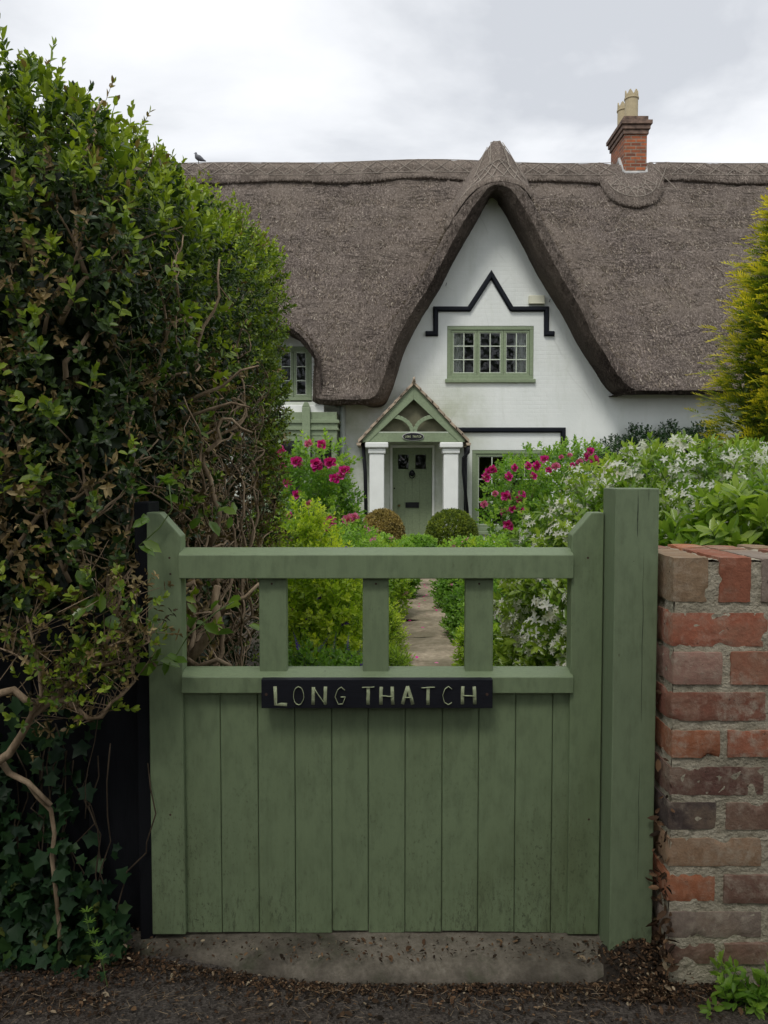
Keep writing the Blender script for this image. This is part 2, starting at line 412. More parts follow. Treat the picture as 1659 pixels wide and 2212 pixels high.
def m_mortar():
    t = NT('lime_mortar'); n = t.noise(30, 6, 0.7); n3 = t.noise(5, 4)
    c = t.mix(t.ramp(n, [(0.3, 0), (0.7, 1)]), (0.34, 0.30, 0.22), (0.55, 0.50, 0.39))
    c = t.mix(t.ramp(n3, [(0.45, 0), (0.65, 0.5)]), c, (0.18, 0.165, 0.11))
    return t.done(c, 0.95, t.bump(t.math('ADD', n, t.noise(110, 3)), 0.9, 0.008), 0.2)
M['mortar'] = m_mortar()
def m_chimbrick():
    t = NT('chimney_brick')
    br = t.n('ShaderNodeTexBrick'); br.inputs['Scale'].default_value = 1.0
    br.inputs['Brick Width'].default_value = 0.23; br.inputs['Row Height'].default_value = 0.078; br.inputs['Mortar Size'].default_value = 0.011
    br.inputs['Color1'].default_value = (0.43, 0.125, 0.05, 1); br.inputs['Color2'].default_value = (0.13, 0.05, 0.035, 1)
    br.inputs['Mortar'].default_value = (0.26, 0.21, 0.16, 1); br.inputs['Bias'].default_value = -0.1
    pos = t.n('ShaderNodeSeparateXYZ'); t.l(t.co.outputs['Object'], pos.inputs[0])
    cx = t.n('ShaderNodeCombineXYZ'); t.l(t.math('ADD', pos.outputs['X'], pos.outputs['Y']), cx.inputs[0]); t.l(pos.outputs['Z'], cx.inputs[1]); t.l(cx.outputs[0], br.inputs['Vector'])
    c = t.mix(t.ramp(t.noise(7, 5, 0.7), [(0.45, 0), (0.7, 0.7)]), br.outputs['Color'], (0.10, 0.075, 0.055))
    return t.done(c, 0.85, t.bump(t.math('MULTIPLY', br.outputs['Fac'], -1), 0.7, 0.01), 0.2)
M['chimney'] = m_chimbrick()
M['chimcap'] = m_plain('weathered_brick', (0.15, 0.10, 0.075), 0.9, 0.55, 9, 0.8)
M['tile'] = m_plain('lichened_tiles', (0.33, 0.265, 0.195), 0.9, 0.5, 6, 0.8)

def m_asphalt():
    t = NT('asphalt'); n = t.noise(160, 3, 0.6); b = t.noise(2.5, 5)
    vo = t.n('ShaderNodeTexVoronoi'); vo.inputs['Scale'].default_value = 150; t.l(t.co.outputs['Object'], vo.inputs['Vector'])
    c = t.mix(t.ramp(vo.outputs['Color'], [(0.2, 0), (0.9, 1)]), (0.038, 0.032, 0.027), (0.135, 0.115, 0.098))
    c = t.mix(t.ramp(b, [(0.4, 0), (0.65, 0.6)]), c, (0.055, 0.038, 0.026))
    return t.done(c, 0.85, t.bump(t.math('ADD', vo.outputs['Distance'], n), 0.9, 0.006), 0.3)
M['asphalt'] = m_asphalt()
def m_concrete():
    t = NT('old_concrete'); n = t.noise(80, 5, 0.7); b = t.noise(4, 5, 0.65)
    c = t.mix(t.ramp(n, [(0.3, 0), (0.7, 1)]), (0.14, 0.12, 0.092), (0.25, 0.22, 0.175))
    c = t.mix(t.ramp(b, [(0.42, 0), (0.62, 0.75)]), c, (0.045, 0.038, 0.028))
    c = t.mix(t.ramp(t.noise(7, 5, 0.7), [(0.55, 0), (0.7, 0.6)]), c, (0.05, 0.065, 0.03))
    return t.done(c, 0.9, t.bump(t.math('ADD', n, t.math('MULTIPLY', b, 1.5)), 0.7, 0.006), 0.25)
M['concrete'] = m_concrete()
def m_stone():
    t = NT('path_stone'); n = t.noise(25, 5, 0.65); b = t.noise(2.5, 4)
    c = t.mix(t.ramp(n, [(0.3, 0), (0.7, 1)]), (0.21, 0.17, 0.12), (0.41, 0.345, 0.255))
    c = t.mix(t.ramp(b, [(0.40, 0), (0.60, 0.7)]), c, (0.10, 0.09, 0.055))
    return t.done(c, 0.9, t.bump(n, 0.9, 0.015), 0.2)
M['stone'] = m_stone()
M['soil'] = m_plain('garden_soil', (0.045, 0.034, 0.022), 0.95, 0.4, 8, 0.9)
M['verge'] = m_plain('lane_verge', (0.05, 0.055, 0.028), 0.95, 0.4, 4, 0.9)
def m_bark(name, a, b):
    t = NT(name); n = t.noise(24, 5, 0.7, t.vec((1, 1, 0.4)))
    c = t.mix(t.ramp(n, [(0.35, 0), (0.65, 1)]), a, b)
    return t.done(c, 0.9, t.bump(n, 0.6, 0.006), 0.2)
M['bark'] = m_bark('box_bark', (0.15, 0.105, 0.062), (0.40, 0.30, 0.20))
M['bark_dark'] = m_bark('dark_bark', (0.04, 0.03, 0.02), (0.10, 0.075, 0.05))
M['stem_green'] = m_plain('green_stem', (0.10, 0.16, 0.04), 0.6, 0.25)

G = lambda *c: c
M['box_leaf'] = m_leaf('box_leaves', [(0.0, G(0.014, 0.026, 0.010)), (0.35, G(0.036, 0.072, 0.016)), (0.58, G(0.12, 0.20, 0.024)), (0.80, G(0.40, 0.50, 0.045)),
                                      (0.86, G(0.17, 0.21, 0.03)), (0.90, G(0.22, 0.15, 0.06)), (1.0, G(0.33, 0.23, 0.12))], 0.30)
M['dead_leaf'] = m_leaf('dead_box_leaves', [(0.0, G(0.03, 0.025, 0.014)), (0.4, G(0.14, 0.10, 0.045)), (0.8, G(0.33, 0.23, 0.10)), (1.0, G(0.52, 0.40, 0.21))], 0.15, 0.7, 0.2, 1.0)
M['ivy'] = m_leaf('ivy_leaves', [(0.0, G(0.010, 0.028, 0.012)), (0.6, G(0.022, 0.06, 0.018)), (0.9, G(0.05, 0.10, 0.02)), (1.0, G(0.12, 0.14, 0.03))], 0.12, 0.5, 0.25)
M['rose_leaf'] = m_leaf('rose_leaves', [(0.0, G(0.05, 0.11, 0.02)), (0.6, G(0.12, 0.23, 0.035)), (1.0, G(0.26, 0.37, 0.05))], 0.5, 0.42, 0.45, 1.6)
M['dark_rose_leaf'] = m_leaf('dark_rose_leaves', [(0.0, G(0.012, 0.035, 0.014)), (0.7, G(0.03, 0.08, 0.022)), (1.0, G(0.07, 0.12, 0.03))], 0.25)
M['lime_leaf'] = m_leaf('lime_leaves', [(0.0, G(0.10, 0.17, 0.02)), (0.5, G(0.24, 0.34, 0.03)), (1.0, G(0.48, 0.52, 0.05))], 0.5, 0.42, 0.45, 1.6)
M['bed_leaf'] = m_leaf('bed_leaves', [(0.0, G(0.06, 0.12, 0.022)), (0.5, G(0.14, 0.26, 0.04)), (1.0, G(0.28, 0.40, 0.07))], 0.5, 0.42, 0.45, 1.6)
M['choisya'] = m_leaf('glossy_leaves', [(0.0, G(0.04, 0.09, 0.015)), (0.5, G(0.14, 0.25, 0.03)), (1.0, G(0.36, 0.46, 0.07))], 0.42, 0.3, 0.6, 1.6)
M['topiary_green'] = m_leaf('topiary_leaves', [(0.0, G(0.06, 0.10, 0.015)), (0.6, G(0.17, 0.23, 0.025)), (1.0, G(0.32, 0.37, 0.04))], 0.3)
M['topiary_brown'] = m_leaf('bronzed_topiary_leaves', [(0.0, G(0.13, 0.10, 0.03)), (0.5, G(0.34, 0.25, 0.075)), (1.0, G(0.50, 0.38, 0.14))], 0.3)
M['conifer'] = m_leaf('golden_conifer', [(0.0, G(0.05, 0.075, 0.015)), (0.4, G(0.17, 0.25, 0.03)), (0.68, G(0.55, 0.50, 0.035)), (1.0, G(0.90, 0.72, 0.07))], 0.4, 0.6, 0.3, 1.2)
M['litter'] = m_leaf('litter', [(0.0, G(0.02, 0.013, 0.008)), (0.6, G(0.10, 0.055, 0.03)), (0.9, G(0.24, 0.14, 0.075)), (1.0, G(0.42, 0.33, 0.22))], 0.05, 0.8, 0.2, 1.0)
M['rose'] = m_leaf('magenta_petals', [(0.0, G(0.60, 0.008, 0.22)), (0.6, G(0.84, 0.04, 0.44)), (1.0, G(0.90, 0.24, 0.62))], 0.45, 0.6, 0.2, 1.0)
M['pink'] = m_leaf('pink_petals', [(0.0, G(0.55, 0.14, 0.26)), (1.0, G(0.75, 0.42, 0.50))], 0.3, 0.6, 0.2, 1.0)
M['purple'] = m_leaf('violet_petals', [(0.0, G(0.07, 0.04, 0.25)), (1.0, G(0.17, 0.09, 0.42))], 0.3, 0.6, 0.2, 1.0)
M['white_petal'] = m_leaf('white_petals', [(0.0, G(0.76, 0.74, 0.66)), (0.7, G(0.88, 0.88, 0.86)), (1.0, G(0.85, 0.76, 0.72))], 0.45, 0.6, 0.2, 1.0)

M['rose_faded'] = m_leaf('faded_magenta_petals', [(0.0, G(0.70, 0.06, 0.30)), (1.0, G(0.90, 0.38, 0.60))], 0.45, 0.6, 0.2, 1.0)

# ------------------------------------------------------------------ ground, lane, step, path
def ground_z(x, y): return float(np.interp(y, [-30, 1.72, 2.2, 3.0, 13.0, 60], [-0.045, -0.045, -0.02, -0.01, -0.20, -0.25]))
def axis(lo, hi, fine_lo, fine_hi, step, coarse):
    a = list(np.arange(fine_lo, fine_hi, step)); s = step; x = fine_lo
    left = []
    while x > lo: s *= coarse; x -= s; left.append(x)
    s = step; x = a[-1]; right = []
    while x < hi: s *= coarse; x += s; right.append(x)
    return left[::-1] + a + right
xs = axis(-300, 300, -4, 6, 0.14, 1.5); ys = axis(-200, 400, 0.0, 16, 0.14, 1.5)
g = MB(); g.grid([[(x, y, ground_z(x, y) + (0.035 * noise.noise(Vector((x * 1.3, y * 1.3, 0))) if abs(x) < 8 and 2.2 < y < 16 else 0)) for x in xs] for y in ys])
tag(g.build('ground', M['soil'], smooth=True), kind='structure')

g = MB()
xs = axis(-60, 60, -1.6, 2.2, 0.035, 1.6); ys = sorted(set([-5.0, -3, -1, 0.3, 1.0] + list(np.arange(1.3, 1.86, 0.03))))
g.grid([[(x, y, -0.028 + (0.006 * noise.noise(Vector((x * 6, y * 6, 0))) + 0.004 * noise.noise(Vector((x * 22, y * 22, 3))) if y > 1.2 else 0)) for x in xs] for y in ys])
tag(g.build('lane', M['asphalt'], smooth=True), kind='structure')

# worn concrete step under the gate
g = MB(); x0, x1 = -0.86, 0.70; n = 70; rows = []
prof = [(0.0, -0.06), (0.0, -0.02), (0.02, -0.006), (0.05, 0.0), (0.10, 0.004), (0.16, 0.008), (0.22, 0.010), (0.30, 0.010), (0.50, 0.010)]
for i in range(n + 1):
    x = x0 + (x1 - x0) * i / n
    nx = noise.noise(Vector((x * 5, 0, 4))) * 0.012 + noise.noise(Vector((x * 19, 0, 4))) * 0.007
    ex = 0.15 * float(sstep(-0.05, -0.80, x)) + 0.05 * float(sstep(0.35, 0.7, x))
    rows.append([(x, 1.728 + ex + nx + d * (0.5 - ex) / 0.5, z + noise.noise(Vector((x * 9, d * 9, 0))) * 0.003 - (0.02 * float(sstep(-0.5, -0.86, x)))) for d, z in prof])
g.grid(rows, flip=True)
tag(g.build('doorstep_slab', M['concrete'], smooth=True, base=(0, 1.75, 0)), 'worn grey concrete step lying under the green garden gate', 'step')

def path_x(y): return float(np.interp(y, [1.9, 4.65, 6.3, 7.5, 9.2, 11.5, 14.9], [0.20, 0.285, 0.30, 0.325, 0.38, 0.45, 0.54]))
g = MB(); y = 2.12; k = 0
while y < 14.9:
    L = [0.62, 0.95, 0.78, 1.1, 0.7, 0.86][k % 6]; y1 = min(y + L, 14.92)
    nr, nc = 7, 6; rows = []
    for i in range(nr + 1):
        yy = y + 0.004 + (y1 - y - 0.008) * i / nr; row = []
        for j in range(nc + 1):
            u = j / nc * 2 - 1; ww = 0.30 + 0.02 * noise.noise(Vector((k * 3.1, u, yy)))
            edge = 0.012 if (i in (0, nr) or j in (0, nc)) else 0
            row.append((path_x(yy) + u * ww, yy + 0.012 * noise.noise(Vector((u * 2, k * 5, 1))), ground_z(0, yy) + 0.045 - edge + 0.012 * noise.noise(Vector((u * 1.5, yy * 2, k))) + 0.003 * (k % 3 - 1)))
        rows.append(row)
    g.grid(rows); y = y1; k += 1
tag(g.build('path', M['stone'], smooth=True), kind='structure')

# ------------------------------------------------------------------ leaves
def unit(a): return a / np.maximum(np.linalg.norm(a, axis=-1, keepdims=True), 1e-9)
def rdir(n): return unit(RNG.normal(size=(n, 3)))
TPL = {'oval': ([(0, 0, 0), (.28, .40, .10), (.68, .42, .10), (1, 0, -.06), (.68, -.42, .10), (.28, -.40, .10)], [(0, 3, 2, 1), (0, 5, 4, 3)]),
       'long': ([(0, 0, 0), (.35, .36, .10), (.7, .30, .06), (1, 0, -.12), (.7, -.30, .06), (.35, -.36, .10)], [(0, 3, 2, 1), (0, 5, 4, 3)]),
       'thin': ([(0, 0, 0), (.5, .5, .05), (1, 0, -.05), (.5, -.5, .05)], [(0, 1, 2, 3)]),
       'ivy': ([(0, 0, 0), (-.05, .42, .02), (.32, .36, .08), (.52, .62, 0), (.66, .28, .08), (1.05, 0, -.05), (.66, -.28, .08), (.52, -.62, 0), (.32, -.36, .08), (-.05, -.42, .02)],
               [(0, 1, 2), (0, 2, 4, 5), (2, 3, 4), (0, 5, 6, 8), (8, 6, 7), (0, 8, 9)]),
       'heart': ([(0, 0, 0), (.05, .42, .06), (.42, .48, .10), (.75, .22, .06), (1.05, 0, -.10), (.75, -.22, .06), (.42, -.48, .10), (.05, -.42, .06)], [(0, 4, 3, 2, 1)[::-1], (0, 7, 6, 5, 4)[::-1]])}
def leaf_mesh(name, pos, ax, nrm, size, width, rnd, mat, parent, tpl='oval', curl=0.0):
    T = np.array(TPL[tpl][0], float); n = len(pos); m = len(T)
    ax = unit(ax); nrm = unit(nrm - ax * (nrm * ax).sum(1, keepdims=True)); sd = np.cross(nrm, ax)
    size = np.broadcast_to(size, (n,))[:, None, None]; width = np.broadcast_to(width, (n,))[:, None, None]
    cu = -(T[:, 0] ** 2) * curl
    V = pos[:, None, :] + size * (ax[:, None, :] * T[None, :, 0:1] + sd[:, None, :] * T[None, :, 1:2] * width + nrm[:, None, :] * (T[None, :, 2:3] * width + cu[None, :, None]))
    V = V.reshape(-1, 3)
    ff = []; cc = []
    for f in TPL[tpl][1]: cc.append(len(f))
    per = np.concatenate([np.array(f) for f in TPL[tpl][1]])
    flat = (per[None, :] + (np.arange(n) * m)[:, None]).ravel()
    counts = np.tile(cc, n)
    return raw_mesh(name, V, flat, counts, mat, parent, {'rnd': np.repeat(np.clip(rnd, 0, 1), m)})
def stems_mesh(name, A, B, ra, rb, mat, parent):
    n = len(A); d = unit(B - A); u = unit(np.cross(d, RNG.normal(size=(n, 3)))); v = np.cross(d, u); ring = []
    for base, r in ((A, ra), (B, rb)):
        r = np.broadcast_to(r, (n,))[:, None]
        for k in range(3):
            a = 2 * PI * k / 3; ring.append(base + (u * math.cos(a) + v * math.sin(a)) * r)
    V = np.stack(ring, 1).reshape(-1, 3)
    per = np.array([0, 1, 4, 3, 1, 2, 5, 4, 2, 0, 3, 5]); flat = (per[None] + (np.arange(n) * 6)[:, None]).ravel()
    return raw_mesh(name, V, flat, np.full(n * 3, 4), mat, parent, {'rnd': np.full(n * 6, .5)})
def sprigs(Pb, D, L, pairs, leaf, wid, spread=55, jit=0.25, rnd=None, tip=True):
    """opposite pairs of leaves up a shoot; returns arrays for leaf_mesh and the shoot's ends"""
    n = len(Pb); D = unit(D); u = unit(np.cross(D, RNG.normal(size=(n, 3)))); v = np.cross(D, u)
    L = np.broadcast_to(L, (n,)); leaf = np.broadcast_to(leaf, (n,)); rnd = RNG.random(n) if rnd is None else rnd
    pos, ax, nr, sz, rr = [], [], [], [], []
    for j in range(pairs + (1 if tip else 0)):
        t = (j + 1) / (pairs + 0.5)
        for s in (1, -1):
            if j == pairs: a = R(18); 
            else: a = R(spread) * (1.15 - 0.45 * t)
            side = (u if j % 2 == 0 else v) * s
            aj = a + RNG.normal(size=(n, 1)) * jit
            d = unit(D * np.cos(aj) + side * np.sin(aj) + RNG.normal(size=(n, 3)) * 0.12)
            pos.append(Pb + D * (L * min(t, 1))[:, None]); ax.append(d); nr.append(D + RNG.normal(size=(n, 3)) * 0.15)
            sz.append(leaf * (0.8 + 0.3 * RNG.random(n)) * (0.72 if j >= pairs - 1 and pairs > 2 else 1)); rr.append(rnd + (t - .5) * 0.12 + RNG.normal(size=n) * 0.05)
    return np.concatenate(pos), np.concatenate(ax), np.concatenate(nr), np.concatenate(sz), np.full(n * len(pos), wid), np.concatenate(rr), (Pb, Pb + D * L[:, None])
def lump(p, s, seed=0.0):                      # cheap smooth noise for arrays
    x, y, z = (p * s).T
    return (np.sin(x * 1.7 + seed) * np.cos(y * 1.3 + seed * 2.1) + np.sin(y * 2.3 + z * 1.9 + seed) * 0.7 + np.sin(z * 3.1 + x * 2.7 + seed * 3) * 0.5) / 2.2
def blob_pts(blobs, n, inner=0.55, power=2.0, zmin=None):
    """points through the outer shell of a union of ellipsoids, with outward directions"""
    wts = np.array([(b[3] * b[4] + b[4] * b[5] + b[3] * b[5]) for b in blobs], float); wts /= wts.sum()
    idx = RNG.choice(len(blobs), n, p=wts); B = np.array(blobs, float)[idx]; d = rdir(n)
    r = inner + (1 - inner) * RNG.random(n) ** (1 / power); r = r * (1 + 0.10 * lump(B[:, :3] + d, 5.0))
    p = B[:, :3] + d * B[:, 3:6] * r[:, None]; nr = unit(d / B[:, 3:6])
    keep = np.ones(n, bool)
    for i, b in enumerate(blobs):
        q = (p - np.array(b[:3])) / np.array(b[3:6]); keep &= ((q ** 2).sum(1) > inner ** 2 * 0.8) | (idx == i)
    if zmin is not None: keep &= p[:, 2] > zmin
    return p[keep], nr[keep], r[keep]
def bush(name, label, cat, loc, blobs, n, mat, leaf=0.03, wid=0.55, L=0.06, pairs=3, tpl='oval', up=0.5, group=None, stem='stem_green', stems=9, inner=0.5, spread=55, part='foliage', outw=1.0, lightness=0.0, curl=0.1):
    root = empty(name, loc, label, cat, group)
    p, nr, r = blob_pts(blobs, n, inner, zmin=ground_z(*loc[:2]) + 0.01)
    D = nr * outw + np.array([0, 0, up]) + RNG.normal(size=p.shape) * 0.35
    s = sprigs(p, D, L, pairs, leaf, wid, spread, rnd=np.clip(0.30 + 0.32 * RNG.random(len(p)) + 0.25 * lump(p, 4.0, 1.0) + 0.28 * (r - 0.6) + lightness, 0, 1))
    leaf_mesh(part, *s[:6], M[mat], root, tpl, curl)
    q = MB(); base = Vector(loc)
    for i in range(stems):
        b = random.choice(blobs); t = Vector((b[0] + random.uniform(-.6, .6) * b[3], b[1] + random.uniform(-.6, .6) * b[4], b[2] + random.uniform(-.1, .75) * b[5]))
        a = base + Vector((random.uniform(-.08, .08), random.uniform(-.08, .08), -0.03)); m = a.lerp(t, 0.5) + Vector((random.uniform(-.06, .06), random.uniform(-.06, .06), 0.04))
        rr = 0.004 + 0.006 * random.random() if stem == 'stem_green' else 0.008 + 0.010 * random.random()
        q.tube([a, a.lerp(m, .5) + Vector((.01, .01, 0)), m, t], [rr * 1.4, rr * 1.1, rr, rr * 0.5], 5)
    q.build('stem', M[stem], root, smooth=True)
    stems_mesh('shoots', *s[6], 0.0016, 0.0009, M['stem_green'], root)
    return root, p, nr, r

# ------------------------------------------------------------------ the thatched cottage
YW, YL, YR = 15.0, 14.45, 18.3                 # front wall, lip of the thatch, ridge
GZ = -0.20
house = empty('thatched_cottage', (2.1, YW, GZ), 'long white cottage with a steep grey thatched roof and pointed gable behind the garden', 'cottage')

OUT = [(498,850),(503,800),(512,755),(540,716),(575,700),(608,698),(642,708),(664,728),(680,752),(689,775),(692,810),(694,845),(705,852),
       (776,852),(790,838),(801,803),(811,772),(827,732),(850,692),(890,634),(925,574),(956,514),(982,467),(1012,426),(1041,403),(1072,395),(1105,398),(1130,410),
       (1152,440),(1182,496),(1212,550),(1242,606),(1268,655),(1298,720),(1330,776),(1360,812),(1392,835),(1420,838)]
INN = [(508,873),(516,805),(528,765),(549,733),(582,718),(608,714),(637,724),(655,743),(670,762),(679,780),(677,810),(676,850),(684,873),
       (780,874),(824,873),(843,849),(858,805),(874,755),(902,697),(930,650),(957,605),(982,556),(1012,503),(1036,464),(1050,438),(1062,428),(1075,438),(1088,460),
       (1105,492),(1130,536),(1155,586),(1190,645),(1218,690),(1250,751),(1284,802),(1303,833),(1332,856),(1400,858)]
WTS = [0] * 22 + [0.1, 0.3, 0.5, 0.7, 0.85, 1] + [1] * 10
O3 = [(P(a, b, YL).x, P(a, b, YL).z) for a, b in OUT]; O3 = [(-7.5, O3[0][1])] + O3 + [(13.0, O3[-1][1])]
I3 = [(P(a, b, 14.5 + 0.52 * w_).x, P(a, b, 14.5 + 0.52 * w_).z) for (a, b), w_ in zip(INN, WTS)]
I3 = [(-7.5, I3[0][1])] + I3 + [(13.0, I3[-1][1])]
def cr_pt(pts, i, t):
    g_ = lambda k: np.array(pts[min(max(k, 0), len(pts) - 1)])
    a, b, c, d = g_(i - 1), g_(i), g_(i + 1), g_(i + 2)
    if i == 0 or i == len(pts) - 2: return b + (c - b) * t
    return 0.5 * (2 * b + (c - a) * t + (2 * a - 5 * b + 4 * c - d) * t * t + (3 * b - a - 3 * c + d) * t ** 3)
OC, IC = [], []
for i in range(len(O3) - 1):
    Ls = math.dist(O3[i], O3[i + 1]); n = max(2, int(Ls / (0.035 if 0 < i < len(O3) - 2 else 0.12)))
    for j in range(n): OC.append(cr_pt(O3, i, j / n)); IC.append(cr_pt(I3, i, j / n))
OC.append(np.array(O3[-1])); IC.append(np.array(I3[-1])); OC = np.array(OC); IC = np.array(IC)
OC[:, 0] = np.maximum.accumulate(OC[:, 0] + np.arange(len(OC)) * 1e-5)
XC = 2.18; ZTIP = PZ(306, 15.25); ZR = PZ(350, YR)
def base_eave(x): return O3[0][1] + (O3[-1][1] - O3[0][1]) * sstep(1.0, 4.5, x)
def ridge_z(x): return ZR - 0.05 + 0.05 * np.cos((x - 0.8) * 0.55) * np.exp(-((x - 1) / 6) ** 2) + 0.02 * np.sin(x * 1.3)
def smax(a, b, k):
    h = np.maximum(k - np.abs(a - b), 0) / np.maximum(k, 1e-6); return np.maximum(a, b) + h * h * k * 0.25
def roof_z(x, y):
    x = np.asarray(x, float); y = np.asarray(y, float)
    ze = base_eave(x); zr = ridge_z(x); sl = (zr - ze) / (YR - YL)
    f = ze + sl * (y - YL); bk = zr - sl * (y - YR)
    main = -smax(-f, -bk, 0.22)
    main = main + 0.04 * np.sin((y - YL) / (YR - YL) * PI)        # the reed bellies slightly
    zo = np.interp(x, OC[:, 0], OC[:, 1]); d = np.abs(x - XC)
    bump = np.maximum(ZTIP - 0.03 - 1.38 * d - zo, 0) * (1 - sstep(0.45, 1.25, d))
    gable = zo + bump * sstep(0, 0.85, y - YL)
    k = np.where(x > -0.8, 0.55, 0.2) * sstep(0, 0.7, y - YL) + 1e-4
    z = smax(main, gable, k)
    return z
def roof_pt(x, y, off=0.0):
    e_ = 0.02; z = roof_z(x, y); zx = (roof_z(x + e_, y) - roof_z(x - e_, y)) / (2 * e_); zy = (roof_z(x, y + e_) - roof_z(x, y - e_)) / (2 * e_)
    nrm = unit(np.stack([-zx, -zy, np.ones_like(z)], -1))
    return np.stack([x + 0 * z, y + 0 * z, z], -1) + nrm * off
def grid_mesh(name, Pg, mat, parent, smooth=True, flip=False):
    r, c = Pg.shape[:2]; ii, jj = np.meshgrid(np.arange(r - 1), np.arange(c - 1), indexing='ij')
    q = np.stack([ii * c + jj, ii * c + jj + 1, (ii + 1) * c + jj + 1, (ii + 1) * c + jj], -1).reshape(-1, 4)
    if flip: q = q[:, ::-1]
    return raw_mesh(name, Pg.reshape(-1, 3), q.ravel(), np.full(len(q), 4), mat, parent, {'rnd': np.full(r * c, .5)}, smooth)
def wob(Pg, amp, s=3.0, seed=0.0):             # uneven hand-laid surface
    f = Pg.reshape(-1, 3)
    n_ = lump(f, s, seed) * 0.5 + lump(f, s * 2.7, seed + 2) * 0.3 + lump(f, s * 7, seed + 5) * 0.2
    return Pg + np.array([0.0, -0.7, 0.7]) * (amp * n_).reshape(Pg.shape[0], Pg.shape[1], 1)
vr = np.concatenate([np.linspace(0, 1, 170) ** 1.1 * (YR - YL), np.linspace(0.12, 4.2, 16) + (YR - YL)]) + YL
X, Y = np.meshgrid(OC[:, 0], vr)
top = np.stack([X, Y, roof_z(X, Y)], -1)
top[1:] = wob(top, 0.035)[1:]
ff = np.stack([X, Y, 0 * X], -1).reshape(-1, 3)
sw = (Y - YL) / 0.36 + 0.55 * lump(ff, 1.1, 4).reshape(X.shape) + 0.16 * lump(ff, 5.5, 7).reshape(X.shape) + 0.08 * lump(ff, 15, 3).reshape(X.shape)
led = (sw % 1.0) * (0.020 + 0.045 * np.clip(lump(ff, 2.3, 8).reshape(X.shape) + .35, 0, 1)) * sstep(0, 0.3, Y - YL) * sstep(0, 0.25, YR - Y)
top[..., 2] += led * 1.0; top[..., 1] -= led * 0.6
# rounded lip, cut ends and soffit
O_, I_ = OC, IC
n_out = np.gradient(O_, axis=0); n_out = unit(np.stack([-n_out[:, 1], n_out[:, 0]], -1))
def ring(t, y, push=0.0): q = O_ * (1 - t) + I_ * t + n_out * push; return np.stack([q[:, 0], np.full(len(q), y), q[:, 1]], -1)
rings = [ring(0.0, YL, 0), ring(0.05, YL - 0.05), ring(0.22, YL - 0.10), ring(0.55, YL - 0.10), ring(0.85, YL - 0.03), ring(1.0, YL + 0.06)]
for dy_ in (0.22, 0.40, 0.62): 
    q = ring(1.0, YL + 0.06 + dy_); q[:, 2] += np.where(np.abs(n_out[:, 1]) > 0.97, 0.10, 0.0) * dy_; rings.append(q)
lip = np.stack(rings, 0); lw = wob(lip, 0.05, 4.0, 1.0); lip[1:-1] = lw[1:-1]; lip[0] = top[0]
sharedtop = np.concatenate([lip[:4][::-1], top[1:]], 0)
roof = grid_mesh('thatched_roof', sharedtop, M['thatch'], house)
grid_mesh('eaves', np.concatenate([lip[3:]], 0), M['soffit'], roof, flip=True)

# straws standing proud of the thatch, so that its surface and edges are broken
n = 60000
xi = RNG.uniform(-5, 9.5, n); yi = YL + (YR - YL) * RNG.random(n) ** 0.9
pp = roof_pt(xi, yi, 0.0); e_ = 0.03
dn = roof_pt(xi, yi - e_) - pp; dn = unit(dn + RNG.normal(size=dn.shape) * 0.012)
pn = roof_pt(xi, yi, 1.0) - pp
ax_ = unit(dn + pn * 0.16 + RNG.normal(size=dn.shape) * 0.16)
L_ = RNG.uniform(0.06, 0.15, n)
leaf_mesh('loose_reed', pp + pn * 0.008, ax_, pn + RNG.normal(size=pn.shape) * 0.5, L_, 0.11, np.clip(RNG.random(n) ** 1.3, 0, 1), M['reed'], roof, 'thin')['kind'] = 'stuff'
j = RNG.integers(0, len(OC), 9000); j = j[(OC[j, 0] > -4.5) & (OC[j, 0] < 9)]; tt = RNG.random(len(j)) * 0.9
q = O_[j] * (1 - tt)[:, None] + I_[j] * tt[:, None]; q3 = np.stack([q[:, 0], np.full(len(j), YL - 0.07), q[:, 1]], -1)
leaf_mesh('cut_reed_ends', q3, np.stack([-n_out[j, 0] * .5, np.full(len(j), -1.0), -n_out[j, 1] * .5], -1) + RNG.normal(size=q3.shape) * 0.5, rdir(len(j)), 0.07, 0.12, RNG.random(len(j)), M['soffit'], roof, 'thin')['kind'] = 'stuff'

# block-cut ridge with its apron round the chimney
def y_low(x):
    a = 17.90 + 0.03 * np.sin(x * 2.1); t = np.clip(1 - ((x - 5.62) / 0.72) ** 2, 0, 1); return a - 0.50 * np.sqrt(t)
xr = np.arange(-7.4, 12.9, 0.05); tv = np.linspace(0, 1, 12)
XR, TV = np.meshgrid(xr, tv); YL_ = y_low(XR); YY = YL_ + (YR + 0.35 - YL_) * TV
cap = roof_pt(XR, YY, 0.10); low = roof_pt(xr, y_low(xr) - 0.015, 0.0)[None]; low2 = roof_pt(xr, y_low(xr) - 0.03, 0.085)[None]
cap = np.concatenate([low, low2, cap], 0); cw = wob(cap, 0.025, 5, 3); cap[1:] = cw[1:]
rcap = grid_mesh('ridge_cap', cap, M['ridge'], roof)
